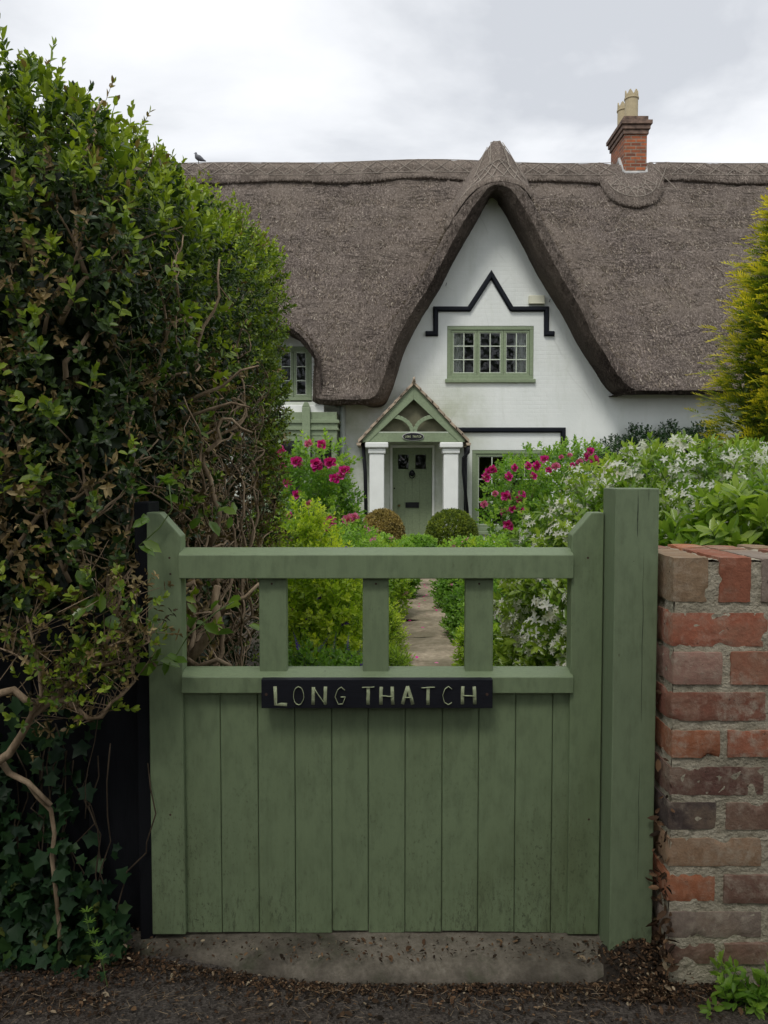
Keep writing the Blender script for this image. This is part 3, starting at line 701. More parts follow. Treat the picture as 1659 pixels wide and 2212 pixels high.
# hooded cap over the point of the gable
uu = np.linspace(-1, 1, 41); yy = np.concatenate([[YL - 0.06], np.linspace(YL - 0.03, 17.95, 44)])
def wid_g(y): return np.interp(y, [YL, YL + .5, 17.95], [0.97, .85, .33])
U, Y2 = np.meshgrid(uu, yy); XG = XC - 0.04 + U * np.where(U < 0, wid_g(Y2), np.minimum(wid_g(Y2), 0.55))
gc = roof_pt(XG, np.maximum(Y2, YL + 0.002), 0.085); gc[..., 1] = np.minimum(gc[..., 1], Y2 + 0.3)
gc[0] = np.stack([OC[:, 0], np.full(len(OC), YL - 0.06), OC[:, 1]], -1)[np.searchsorted(OC[:, 0], XG[0]).clip(0, len(OC) - 1)]
gc[1][:, 1] -= 0.05
edgeL = roof_pt(XG[:, 0] - 0.02, np.maximum(Y2[:, 0], YL + 0.002), -0.01)[:, None]; edgeR = roof_pt(XG[:, -1] + 0.02, np.maximum(Y2[:, 0], YL + 0.002), -0.01)[:, None]
gc = np.concatenate([edgeL, gc, edgeR], 1)
grid_mesh('gable_cap', gc, M['ridge'], roof)
# fringe of cut reed under both caps
n = 14000; xi = RNG.uniform(-5, 9.5, n); yi = y_low(xi) + RNG.uniform(-0.02, 0.25, n)
pp = roof_pt(xi, yi, 0.10); dn = unit(roof_pt(xi, yi - .03, 0.10) - pp); pn = unit(roof_pt(xi, yi, 0.2) - pp)
leaf_mesh('ridge_reed', pp, dn + pn * 0.1 + RNG.normal(size=dn.shape) * 0.1, pn + RNG.normal(size=pn.shape) * .5, RNG.uniform(.05, .12, n), 0.12, RNG.random(n), M['ridge'], rcap, 'thin')['kind'] = 'stuff'
# hazel spars: two rails and a lattice between them
s = MB()
def spar(x0, y0, x1, y1, off=0.113, k=4, r=0.0075):
    t = np.linspace(0, 1, k + 1); q_ = roof_pt(x0 + (x1 - x0) * t, y0 + (y1 - y0) * t, off); s.tube([tuple(a) for a in q_], r, 4)
for x in np.arange(-5.2, 9.6, 0.42):
    if 5.25 < x < 5.75: continue
    a0, a1 = y_low(np.array([x, x + 0.42]))
    ap = 0.0 if abs(x - 5.6) > 0.8 else 0.0
    b0, b1 = min(17.99, a0 + 0.12), 18.24
    spar(x, b0, x + 0.42, b1); spar(x, b1, x + 0.42, b0); spar(x, b0, x + 0.42, b0, k=2); spar(x, b1, x + 0.42, b1, k=2)
th = np.linspace(-0.95, 0.95, 13)
for rr_, k_ in ((0.82, 1), (0.45, 0)):
    pts = [roof_pt(np.array(5.62 + 0.68 * rr_ * math.sin(a * 1.5)), np.array(17.9 - 0.46 * rr_ * math.cos(a * 1.5)), 0.115) for a in th]
    s.tube([tuple(p_) for p_ in pts], 0.009, 4)
for a in np.linspace(-1.2, 1.2, 7):
    for b in (0.5, -0.5):
        x0_, y0_ = 5.62 + 0.68 * 0.82 * math.sin(a), 17.9 - 0.46 * 0.82 * math.cos(a)
        x1_, y1_ = 5.62 + 0.68 * 0.35 * math.sin(a + b), 17.9 - 0.46 * 0.35 * math.cos(a + b)
        spar(x0_, y0_, x1_, y1_)
# lattice on the gable cap
for yg in (YL + 0.12, YL + 0.42):
    wg = 0.72 if yg < YL + 0.3 else 0.42
    spar(XC - wg, yg, XC + min(wg, .45), yg, 0.105, 16)
for t in np.linspace(-1, .9, 6)[:-1] * .75 - .12:
    spar(XC + 0.72 * t, YL + .12, XC + 0.42 * (t + .4), YL + .42, 0.105); spar(XC + 0.72 * (t + .4), YL + .12, XC + 0.42 * t, YL + .42, 0.105)
for t in np.linspace(-1, 1, 4)[:-1]:
    spar(XC + 0.42 * t, YL + .42, XC + 0.1 * t, YL + .8, 0.105); spar(XC + 0.42 * (t + .66), YL + .42, XC + .1 * t, YL + .8, 0.105)
for sx_ in (-1, 1):
    for yg in np.arange(YL + 0.9, 17.2, 0.4):
        spar(XC + sx_ * .1, yg, XC + sx_ * .3, yg + .4, 0.105); spar(XC + sx_ * .3, yg, XC + sx_ * .1, yg + .4, 0.105)
s.build('spar_lattice', M['spar'], rcap)

# walls: one sheet with real openings, and reveals behind them
def opening(a, b, c, d, Y=YW): p0, p1 = P(a, c, Y), P(b, d, Y); return [p0.x, p1.x, p1.z, p0.z]   # x0 x1 z0 z1 from the measured box
UW = opening(966, 1152, 704, 822); LW = opening(1020, 1176, 972, 1150); DR = opening(848, 933, 967, 1176); DR[2] = GZ + 0.04; BW = opening(560, 674, 748, 868)
outline = [(-7.4, GZ - .15), (12.9, GZ - .15), (12.9, 2.95)]
sel = [(a, b) for a, b in IC if 0 < a < 4.9]
in_w = []
for a, b in sel:                                # push the gable outline into the thatch
    cx_, cz_ = 2.1, 3.5; d_ = math.hypot(a - cx_, b - cz_); in_w.append((a + (a - cx_) / d_ * 0.10, b + (b - cz_) / d_ * 0.14))
gab = [q for q in in_w if q[1] > 2.9]
outline += gab[::-4] + [(0.0, 2.86), (-0.55, 2.86)]
bay = [(a + (0.06 if a > -2 else -.06), b + 0.1) for a, b in IC if -2.9 < a < -1.30 and b > 2.75]
outline += bay[::-5] + [(-3.0, 2.86), (-7.4, 2.86)]
def wall_sheet(name, outline, holes, y0, depth, mat, parent):
    bm = bmesh.new(); es = []
    def loop(pts, y):
        vs = [bm.verts.new((x, y, z)) for x, z in pts]; return [bm.edges.new((vs[i], vs[(i + 1) % len(vs)])) for i in range(len(vs))], vs
    e0, _ = loop(outline, y0); es += e0; hv = []
    for h in holes:
        pts = [(h[0], h[2]), (h[1], h[2]), (h[1], h[3]), (h[0], h[3])]; e1, v1 = loop(pts, y0); es += e1; hv.append((v1, pts))
    bmesh.ops.triangle_fill(bm, use_beauty=True, use_dissolve=False, edges=es, normal=(0, -1, 0))
    for v1, pts in hv:
        v2 = [bm.verts.new((x, y0 + depth, z)) for x, z in pts]
        for i in range(4): bm.faces.new((v1[i], v1[(i + 1) % 4], v2[(i + 1) % 4], v2[i]))
    bmesh.ops.recalc_face_normals(bm, faces=bm.faces)
    off = origin(parent)
    for v in bm.verts: v.co -= off
    me = bpy.data.meshes.new(name); bm.to_mesh(me); bm.free(); me.materials.append(mat)
    return link_mesh(name, me, parent)
wall_sheet('wall', outline, [UW, LW, DR, BW], YW, 0.22, M['wall'], house)
b = MB()                                        # other three walls and the gable ends, under the thatch
zf = roof_z(np.array([-6.9]), np.linspace(YW, 21.4, 14)) - 0.45
for xe, dx_ in ((-7.4, .3), (12.6, .3)):
    ys_ = np.linspace(YW + .01, 21.5, 14); zz = roof_z(np.full(14, xe), ys_) - 0.45
    b.prism_x([(YW + .01, GZ - .15), (21.5, GZ - .15)] + [(ys_[i], float(zz[i])) for i in range(13, -1, -1)], xe, xe + dx_)
b.box(-7.1, 12.6, 21.2, 21.5, GZ - .15, 2.6); b.build('outer_wall', M['wall'], house)
b = MB()                                        # dark rooms behind the openings
def room(x0, x1, y0, y1, z0, z1):
    b.add([(x0,y0,z0),(x1,y0,z0),(x1,y1,z0),(x0,y1,z0),(x0,y0,z1),(x1,y0,z1),(x1,y1,z1),(x0,y1,z1)], [(0,1,2,3),(7,6,5,4),(1,5,6,2),(2,6,7,3),(4,0,3,7)])
room(0.9, 3.3, YW + .222, 17.4, 2.55, 4.75); room(1.5, 4.6, YW + .222, 18.4, GZ, 2.4); room(-3.0, -1.2, YW + .222, 17.5, 2.0, 3.6); room(-.2, 1.3, YW + .222, 17.5, GZ, 2.3)
b.build('inner_room', M['dark_room'], house)

def window(x0, x1, z0, z1, Y, lights, nx, nz, label=None, sill=True, parent=house, fw=0.07, cw=0.05):
    f = MB(); f.box(x0, x1, Y, Y + .09, z1 - fw, z1); f.box(x0, x1, Y, Y + .09, z0, z0 + fw); f.box(x0, x0 + fw, Y, Y + .09, z0 + fw, z1 - fw); f.box(x1 - fw, x1, Y, Y + .09, z0 + fw, z1 - fw)
    wn_ = f.build('window', M['trim'], parent, 0.006)
    if label: wn_['label'] = label
    ix0, ix1, iz0, iz1 = x0 + fw, x1 - fw, z0 + fw, z1 - fw; wl = (ix1 - ix0) / lights
    for k in range(lights):
        a, c = ix0 + wl * k + .002, ix0 + wl * (k + 1) - .002; m = MB(); y0, y1 = Y + .02, Y + .07
        m.box(a, c, y0, y1, iz1 - cw, iz1); m.box(a, c, y0, y1, iz0, iz0 + cw); m.box(a, a + cw, y0, y1, iz0 + cw, iz1 - cw); m.box(c - cw, c, y0, y1, iz0 + cw, iz1 - cw)
        m.build('casement', M['trim'], wn_, 0.005)
        g_ = MB(); ga, gc_, gz0, gz1 = a + cw, c - cw, iz0 + cw, iz1 - cw
        for i in range(1, nx): q_ = ga + (gc_ - ga) * i / nx; g_.box(q_ - .009, q_ + .009, Y + .033, Y + .055, gz0, gz1)
        for i in range(1, nz): q_ = gz0 + (gz1 - gz0) * i / nz; g_.box(ga, gc_, Y + .030, Y + .058, q_ - .009, q_ + .009)
        bd = .012; g_.box(ga, ga + bd, Y + .034, Y + .054, gz0, gz1); g_.box(gc_ - bd, gc_, Y + .034, Y + .054, gz0, gz1)
        g_.box(ga + bd, gc_ - bd, Y + .034, Y + .054, gz1 - bd, gz1); g_.box(ga + bd, gc_ - bd, Y + .034, Y + .054, gz0, gz0 + bd)
        g_.build('glazing_bars', M['white_trim'], wn_)
        p_ = MB(); p_.add([(ga, Y + .045, gz0), (gc_, Y + .045, gz0), (gc_, Y + .045, gz1), (ga, Y + .045, gz1)], [(0, 1, 2, 3)]); p_.build('pane', M['glass'], wn_)
    if sill:
        s_ = MB(); s_.box(x0 - .04, x1 + .04, Y - .06, Y + .12, z0 - .075, z0 - .002); s_.build('sill', M['trim'], wn_, 0.01)
    return wn_
M['white_trim'] = m_plain('pale_green_white', (0.50, 0.56, 0.45), 0.5, 0.05, 5, 0.1)
window(UW[0] + .003, UW[1] - .003, UW[2] + .03, UW[3] - .003, YW + .005, 3, 2, 3, 'upper green window of three lights with small panes')
window(LW[0] + .003, LW[1] - .003, LW[2] + .03, LW[3] - .003, YW + .005, 2, 2, 3, 'lower green window half hidden by roses')
window(BW[0] + .003, BW[1] - .003, BW[2] + .03, BW[3] - .003, YW + .005, 3, 1, 3, 'green window under the arched thatch', sill=False, fw=.06)
def curtain(x0, x1, z0, z1, y, label):
    n = 26; rows = []
    for z in (z0, (z0 + z1) / 2, z1):
        rows.append([(x0 + (x1 - x0) * i / n, y + 0.022 * math.sin(i * 1.35) + 0.008 * math.sin(i * 3.1 + z), z) for i in range(n + 1)])
    m = MB(); m.grid(rows); o = m.build('curtain', M['curtain'], smooth=True, base=((x0 + x1) / 2, y, z0))
    tag(o, label, 'curtain', 'curtains in the upper window')
cw0, cw1 = UW[0] + .10, UW[1] - .10
curtain(cw0, cw0 + .22, UW[2] + .1, UW[3] - .08, YW + .15, 'white curtain drawn back at the left side of the upper window')
curtain(cw1 - .26, cw1, UW[2] + .1, UW[3] - .08, YW + .15, 'white curtain drawn back at the right side of the upper window')

# black hood mouldings
def moulding(pts, w_, name, label):
    m = MB(); pts = [P(a, b, YW) for a, b in pts]; q = [Vector((p.x, p.z)) for p in pts]; n = len(q)
    def side(s_, ww):
        out = []
        for i in range(n):
            d1 = (q[i] - q[i - 1]).normalized() if i else (q[1] - q[0]).normalized(); d2 = (q[i + 1] - q[i]).normalized() if i < n - 1 else d1
            n1, n2 = Vector((-d1.y, d1.x)), Vector((-d2.y, d2.x)); b_ = (n1 + n2).normalized(); out.append(q[i] + b_ * (s_ * ww / max(0.35, b_.dot(n1))))
        return out
    # stepped section: wide back fillet, rounded front
    for ww, ya, yb in ((w_ / 2, YW - .035, YW + .01), (w_ / 2 * .62, YW - .065, YW - .034)):
        A, B = side(1, ww), side(-1, ww)
        for i in range(n - 1): m.prism([tuple(B[i]), tuple(B[i + 1]), tuple(A[i + 1]), tuple(A[i])], ya, yb)
    o = m.build(name, M['moulding'], house, 0.008); o['label'] = label
moulding([(919, 721), (941, 721), (941, 668), (1013, 668), (1061, 594), (1105, 668), (1180, 668), (1180, 721), (1197, 721)], .098, 'hood_moulding', 'black pointed moulding over the upper window')
moulding([(985, 929), (1216, 929), (1216, 988), (1228, 988)], .098, 'hood_moulding', 'black square moulding over the lower window')
b = MB(); p0, p1 = P(1141, 658, YW), P(1175, 640, YW); b.box(p0.x, p1.x, YW - .09, YW + .01, p0.z, p1.z); b.box(p0.x - .004, p1.x + .004, YW - .094, YW - .06, p0.z - .004, p0.z + .02)
b.build('alarm_box', M['cream'], house, 0.012)
b = MB()
for (a, c) in ((1110, 717), (1369, 755)):
    x_ = (960 + (a - 960) if False else 0)
for px_, py_ in ((963, 617), (1186, 652)):
    p = P(px_, py_, YW); b.tube([(p.x, YW + .01, p.z), (p.x, YW - .05, p.z), (p.x + .01, YW - .055, p.z + .04)], 0.006, 5)
b.build('iron_hook', M['black_iron'], house)

# chimney
ch = MB(); cx0, cx1 = PX(1337, 18.0), PX(1385, 18.0); cy0, cy1 = 18.0, 19.05
ch.box(cx0, cx1, cy0, cy1, 7.3, PZ(290, 18.0)); chim = ch.build('chimney', M['chimney'], house, 0.006)
c2 = MB(); z = PZ(290, 18.0); zt = PZ(251, 18.0); hs = (zt - z) / 4
for k, pr in enumerate((0.03, 0.06, 0.095, 0.02)): c2.box(cx0 - pr, cx1 + pr, cy0 - pr, cy1 + pr, z + .0005 + hs * k, z + hs * (k + 1) - (.012 if k < 3 else 0), 0.3)
for k in range(3): c2.box(cx0 - .02, cx1 + .02, cy0 - .02, cy1 + .02, z + hs * (k + 1) - .0115, z + hs * (k + 1) + .0, 0.3)
c2.build('chimney_cap', M['chimcap'], chim, 0.012)
def pot(y, top_py):
    m = MB(); x = (cx0 + cx1) / 2 - .03; z0 = zt - .01; z1 = PZ(top_py, y); r = .145; n = 28
    m.lathe([(r * 1.02, z0), (r * 1.02, z1 - .14), (r * 1.14, z1 - .13), (r * 1.14, z1 - .10), (r * 1.03, z1 - .095), (r * 1.03, z1 - .07)], x, y, n)
    vs = []; fs = []                            # crown of points
    for k in range(n + 1):
        a = 2 * PI * k / n; h = 0.13 * abs(((k / n * 6) % 1) * 2 - 1)
        for rr in (r * 1.04, r * 0.86):
            vs += [(x + rr * math.cos(a), y + rr * math.sin(a), z1 - .0705), (x + rr * math.cos(a), y + rr * math.sin(a), z1 - .055 + h)]
    for k in range(n): q_ = 4 * k; fs += [(q_, q_ + 4, q_ + 5, q_ + 1), (q_ + 2, q_ + 3, q_ + 7, q_ + 6), (q_ + 1, q_ + 5, q_ + 7, q_ + 3)]
    m.add(vs, fs); m.build('chimney_pot', M['pot'], chim, smooth=False)
pot(18.25, 203); pot(18.82, 229)
fl = MB(); per = []
for x, y in [(cx0, cy0), ((cx0 + cx1) / 2, cy0), (cx1, cy0), (cx1, 18.15), (cx1, 18.3), (cx1, cy1), (cx0, cy1), (cx0, 18.3), (cx0, 18.15), (cx0, cy0)]:
    q = roof_pt(np.array(x), np.array(min(y, YR + .3)), 0.15); per.append((x, y, float(q[2]) + 0.02))
fl.tube(per, 0.055, 8); fl.build('mortar_fillet', M['lead'], chim, smooth=True)

# porch
porch_y = 14.15
po = MB(); pxa, pxb = PX(893, porch_y), None
cxp = PX(893, porch_y); zt_ = PZ(833, porch_y); hw = PX(1000, porch_y) - cxp; zb = PZ(948, porch_y)
slope = (zt_ - zb) / hw; th = .06
def porch_slab(sgn):
    poly = [(cxp, zt_), (cxp + sgn * (hw + .06), zt_ - slope * (hw + .06)), (cxp + sgn * (hw + .06), zt_ - slope * (hw + .06) + th), (cxp, zt_ + th * 1.4)]
    return poly if sgn > 0 else poly[::-1]
for sg in (1, -1):                             # stepped courses of small tiles
    for i in range(9):
        t0, t1 = i / 9, (i + 1) / 9 + .03; a0, a1 = cxp + sg * (hw + .07) * t0, cxp + sg * (hw + .07) * t1; za, zb_ = zt_ - slope * (hw + .07) * t0, zt_ - slope * (hw + .07) * t1
        for j_ in range(7):
            ya = porch_y - .10 + j_ * .165; dz = random.uniform(-.006, .008)
            dz += .012 * (j_ == 0) * random.random(); poly = [(a0, za + .010 + dz), (a1, zb_ + .024 + dz), (a1, zb_ + .088 + dz), (a0, za + .066 + dz)]
            po.prism(poly if sg > 0 else poly[::-1], ya, ya + .158)
porch = po.build('porch', M['tile'], house, 0.004)
m = MB()
for sg in (1, -1):
    poly = [(cxp, zt_ - .025), (cxp + sg * (hw + .02), zt_ - slope * (hw + .02) - .025), (cxp + sg * (hw + .02), zt_ - slope * (hw + .02) + .005), (cxp, zt_ + .01)]
    m.prism(poly if sg > 0 else poly[::-1], porch_y - .05, YW - .002)
m.build('porch_roof_boards', M['trim'], porch)
r_ = MB(); r_.tube([(cxp, porch_y - .13, zt_ + .06), (cxp, YW - .01, zt_ + .06)], .035, 8); r_.tube([(cxp, porch_y - .12, zt_ + .06), (cxp, porch_y - .14, zt_ + .11), (cxp + .01, porch_y - .14, zt_ + .14)], [.025, .022, .015], 8)
r_.build('ridge_tile', M['tile'], porch, smooth=True)
# green front frame: tie beam, barge boards with a scalloped edge, two curved braces
tz0, tz1 = PZ(955, porch_y), PZ(935, porch_y); t = MB(); y0 = porch_y - .05
t.box(cxp - hw + .10, cxp + hw - .10, y0 + .012, y0 + .10, tz0, tz1)
for sg in (1, -1):
    w_ = .15
    poly = [(cxp, zt_ - .03), (cxp, zt_ - .03 - w_ * 1.5), (cxp + sg * (hw - .02) * .93, zt_ - .03 - slope * hw * .93 - .10), (cxp + sg * (hw + .03), zt_ - .03 - slope * (hw + .03)), ]
    t.prism(poly[::1] if sg < 0 else poly[::-1] if False else poly, y0, y0 + .05) if sg > 0 else t.prism(poly[::-1], y0, y0 + .05)
    pts = []; n = 8
    for k in range(n + 1):
        a = k / n * PI / 2; R_x, R_z = PX(936, porch_y) - cxp, PZ(900, porch_y) - tz1
        pts.append((cxp + sg * (R_x * (1 - math.cos(a)) + .02), tz1 + R_z * math.sin(a)))
    for k in range(n):
        a, b2 = Vector(pts[k]), Vector(pts[k + 1]); d = (b2 - a).normalized(); nn = Vector((-d.y, d.x)) * .036
        q = [a - nn, b2 - nn, b2 + nn, a + nn]; q = [tuple(v) for v in q]
        t.prism(q, y0 + .014, y0 + .07)
t.build('porch_frame', M['trim'], porch, 0.006)
bd = MB(); bd.prism([(cxp - hw * .86, tz1 - .02), (cxp + hw * .86, tz1 - .02), (cxp, zt_ - .12)], y0 + .15, y0 + .17); bd.build('gable_shade_panel', M['olive'], porch)  # olive panel painting the shaded ceiling seen through the frame
bt = MB(); bt.box(cxp - hw * .80, cxp + hw * .80, y0 + .008, y0 + .075, tz1 + .0005, tz1 + .018); bt.build('bead', M['white_trim'], porch)
# pillars
for xa, xb in ((798, 830), (958, 990)):
    x0_, x1_ = PX(xa, porch_y), PX(xb, porch_y); p = MB(); p.box(x0_, x1_, porch_y, porch_y + .28, GZ - .1, PZ(980, porch_y))
    e1 = .025; p.box(x0_ - e1, x1_ + e1, porch_y - e1, porch_y + .28 + e1, PZ(980, porch_y) + .0005, PZ(968.5, porch_y)); e1 = .075
    p.box(x0_ - e1, x1_ + e1, porch_y - e1, porch_y + .28 + e1, PZ(967.5, porch_y), PZ(955.5, porch_y)); p.build('pillar', M['white_gloss'], porch, 0.022, 3)
s_ = MB(); ia, ib = PX(822, porch_y), PX(966, porch_y)      # inner cheeks, header and ceiling of the porch
s_.box(ia - .08, ia + .0, porch_y + .282, YW - .001, GZ - .1, PZ(957, porch_y)); s_.box(ib, ib + .08, porch_y + .282, YW - .001, GZ - .1, PZ(957, porch_y))
s_.build('porch_cheek', M['white_gloss'], porch, 0.004)
s_ = MB(); s_.box(cxp - hw + .15, cxp + hw - .15, porch_y + .06, YW - .002, tz0 + .03, tz0 + .06); s_.build('porch_ceiling', M['white_gloss'], porch)
s_ = MB(); s_.box(ia - .3, ib + .3, porch_y - .2, YW + .05, GZ - .15, GZ + .02); s_.build('porch_step', M['stone'], porch, 0.01)
# oval name plate
def lathe_y(m, prof, cx, cz, n=32, sx=1, sz=1):
    vs = []; fs = []
    for r, y in prof:
        for k in range(n): a = 2 * PI * k / n; vs.append((cx + r * sx * math.cos(a), y, cz + r * sz * math.sin(a)))
    for i in range(len(prof) - 1):
        for k in range(n): a, b_ = i * n + k, i * n + (k + 1) % n; fs.append((a, b_, b_ + n, a + n))
    fs.append(tuple(range(n - 1, -1, -1))[::-1]); fs.append(tuple(range((len(prof) - 1) * n, len(prof) * n))[::-1]); m.add(vs, fs)
pc = P(892.5, 943, porch_y - .07)
pl = MB(); lathe_y(pl, [(1.0, porch_y - .062), (1.0, porch_y - .040)], pc.x, pc.z, sx=.198, sz=.075); pl.build('plate_rim', M['lead'], porch)
pl = MB(); lathe_y(pl, [(1.0, porch_y - .070), (1.0, porch_y - .045)], pc.x, pc.z, sx=.185, sz=.064); pl.build('name_plate', M['black_iron'], porch)

STROKES = {'L': [[(0,1),(0.02,0),(1,0.0)]], 'O': [[(math.cos(a)*.5+.5, math.sin(a)*.5+.5) for a in np.linspace(PI/2, PI*2.5, 15)]],
           'N': [[(0,0),(.03,.98)], [(0.03,.98),(.95,.02)], [(.95,0.02),(.97,1)]],
           'G': [[(.93,.83),(.6,1.0),(.25,.86),(.02,.45),(.3,.05),(.75,.06),(.95,.42)], [(.55,.45),(1.0,.44)]],
           'T': [[(0,.97),(1,1)], [(.5,.97),(.5,0)]], 'H': [[(0,0),(.03,1)], [(1,0),(.97,1)], [(0.02,.5),(.97,.47)]],
           'A': [[(0,0),(.5,1)], [(.5,1),(1,0)], [(.2,.38),(.82,.38)]],
           'C': [[(.95,.85),(.6,1.0),(.2,.85),(0.02,.5),(.2,.12),(.6,0.0),(.97,.12)]]}
def letters(m, text_boxes, y, r, flat=0.35, jitter=0.0):
    for chr_, x0, x1, z0, z1 in text_boxes:
        for st in STROKES[chr_]:
            pts = []; n = 3 if len(st) == 2 else 2
            for i in range(len(st) - 1):
                for k in range(n): t_ = k / n; pts.append((st[i][0] * (1 - t_) + st[i + 1][0] * t_, st[i][1] * (1 - t_) + st[i + 1][1] * t_))
            pts.append(st[-1])
            p3 = [(x0 + (x1 - x0) * a + random.uniform(-jitter, jitter), y, z0 + (z1 - z0) * b_ + random.uniform(-jitter, jitter)) for a, b_ in pts]
            # flat ribbon strokes with a little thickness
            rr = [r * random.uniform(1 - 60 * jitter, 1 + 60 * jitter) if jitter else r for _ in p3]
            m.tube(p3, rr, 8, flat)
lt = MB(); bx = []; x = pc.x - .145; wl_ = .0235
for c_ in 'LONG THATCH':
    if c_ != ' ': bx.append((c_, x, x + wl_ * .68, pc.z - .019, pc.z + .019))
    x += wl_ * 1.16
letters(lt, bx, porch_y - .071, .0038, 1.0); lt.build('name_lettering', M['letters'], porch)

# front door
dx0, dx1 = DR[0], DR[1]; dz0, dz1 = DR[2] + .03, DR[3]; dy = YW + .06
dm = MB(); nb = 4
pa = opening(860, 882.5, 982, 1013, dy); pb = opening(897.5, 920, 982, 1013, dy)
# boards around the two lights: lower field, stiles and the top rail
dm.box(dx0 + .002, dx1 - .002, dy + .012, dy + .05, dz0, pa[2]); dm.box(dx0 + .002, dx1 - .002, dy + .012, dy + .05, pa[3], dz1)
for a, c_ in ((dx0 + .002, pa[0]), (pa[1], pb[0]), (pb[1], dx1 - .002)): dm.box(a, c_, dy + .0121, dy + .0499, pa[2] + .0002, pa[3] - .0002)
for a, c_, z0_, z1_ in ((dx0 + .002, dx0 + .10, dz0, dz1), (dx1 - .10, dx1 - .002, dz0, dz1), (dx0 + .10, dx1 - .10, dz1 - .09, dz1), (dx0 + .10, dx1 - .10, dz0, dz0 + .14)): dm.box(a, c_, dy, dy + .0119, z0_, z1_)
for k in range(1, 4): q = dx0 + .10 + (dx1 - dx0 - .2) * k / 4; dm.box(q - .004, q + .004, dy + .006, dy + .0118, dz0 + .14, pa[2] - .03)
dm.box(dx0 + .1, dx1 - .1, dy + .003, dy + .0117, pa[2] - .03, pa[2] - .002)
door = dm.build('door', M['trim'], house, 0.004)
for a in (pa, pb):
    g_ = MB(); g_.add([(a[0], dy + .03, a[2]), (a[1], dy + .03, a[2]), (a[1], dy + .03, a[3]), (a[0], dy + .03, a[3])], [(0, 1, 2, 3)]); g_.build('door_pane', M['glass'], door)
k = MB(); kp = P(890, 1022, dy); lathe_y(k, [(.055, dy - .028), (.05, dy - .04), (.055, dy - .002)], kp.x, kp.z, 16, 0.9, 1.15)
k.tube([(kp.x + .055 * math.sin(a), dy - .045, kp.z - .05 - .065 * math.cos(a) + .02) for a in np.linspace(-2.6, 2.6, 14)], .011, 6); k.build('knocker', M['black_iron'], door, smooth=True)
lb = opening(876, 905, 1085, 1097, dy); k = MB(); k.box(lb[0], lb[1], dy - .008, dy + .011, lb[2], lb[3]); k.box(lb[0] + .02, lb[1] - .02, dy - .013, dy - .009, lb[2] + .018, lb[3] - .018); k.build('letterbox', M['black_iron'], door, 0.003)
k = MB(); q = P(862, 1092, dy); lathe_y(k, [(.022, dy - .004), (.018, dy - .03), (.026, dy - .04), (.02, dy - .055)], q.x, q.z, 14); k.build('door_knob', M['brass'], door, smooth=True)
k = MB(); q = P(852, 1055, dy); lathe_y(k, [(.016, dy - .004), (.012, dy - .012)], q.x, q.z, 12); k.build('keyhole_cover', M['black_iron'], door)
fr = MB(); fr.box(dx0 - .045, dx0 - .002, YW - .03, YW - .002, DR[2], dz1 + .05); fr.box(dx1 + .002, dx1 + .045, YW - .03, YW - .002, DR[2], dz1 + .05); fr.box(dx0 - .002, dx1 + .002, YW - .03, YW - .002, dz1 + .002, dz1 + .05)
fr.build('door_frame', M['white_gloss'], house, 0.004)
th_ = MB(); th_.box(dx0 + .001, dx1 - .001, YW - .04, YW + .10, GZ + .021, dz0 - .003); th_.build('threshold', M['stone'], house, 0.004)
k = MB(); q = P(941, 1032, 14.6); k.box(ib - .02, ib - .001, 14.55, 14.6, q.z - .045, q.z + .045); k.build('doorbell', M['black_iron'], house, 0.004)

# black rainwater pipes of the porch, pale pipe by the bay
def pipe(pts, r, name, mat, label=None):
    m = MB(); m.tube(pts, r, 10); o = m.build(name, M[mat], house, smooth=True)
    if label: o['label'] = label
    return o
Yp = 14.35
a = P(784, 957, porch_y + .1)
pipe([(a.x, porch_y + .1, a.z), (P(789, 1020, Yp).x, Yp, P(789, 1020, Yp).z), (P(792, 1100, Yp).x, Yp, GZ)], .035, 'drainpipe', 'black_iron')
gt = MB()
for sg in (1, -1): x_ = cxp + sg * (hw + .09); zz_ = zt_ - slope * (hw + .09); gt.prism([(x_ - .045, zz_ + .02), (x_ - .035, zz_ - .03), (x_ + .035, zz_ - .03), (x_ + .045, zz_ + .02)], porch_y - .10, YW - .003)
gt.build('gutter', M['tile'], porch, 0.004)
a = P(1006, 953, 14.9)
pipe([(a.x, 14.9, a.z), (a.x, 14.9, GZ)], .034, 'drainpipe', 'black_iron')
x1_ = cxp + hw + .09; z1_ = zt_ - slope * (hw + .09) - .03
pipe([(x1_, 14.1, z1_), (x1_ - .0, 14.1, z1_ - .12), (x1_ - .08, 14.2, z1_ - .22), (x1_ - .08, 14.25, z1_ - .45), (x1_ + .12, 14.7, GZ)], .030, 'drainpipe', 'black_iron', 'brown slanting drainpipe')
a = P(740, 880, YW - .07); pipe([(a.x, YW - .07, 2.7), (a.x, YW - .07, GZ)], .058, 'soil_pipe', 'pale_pipe')

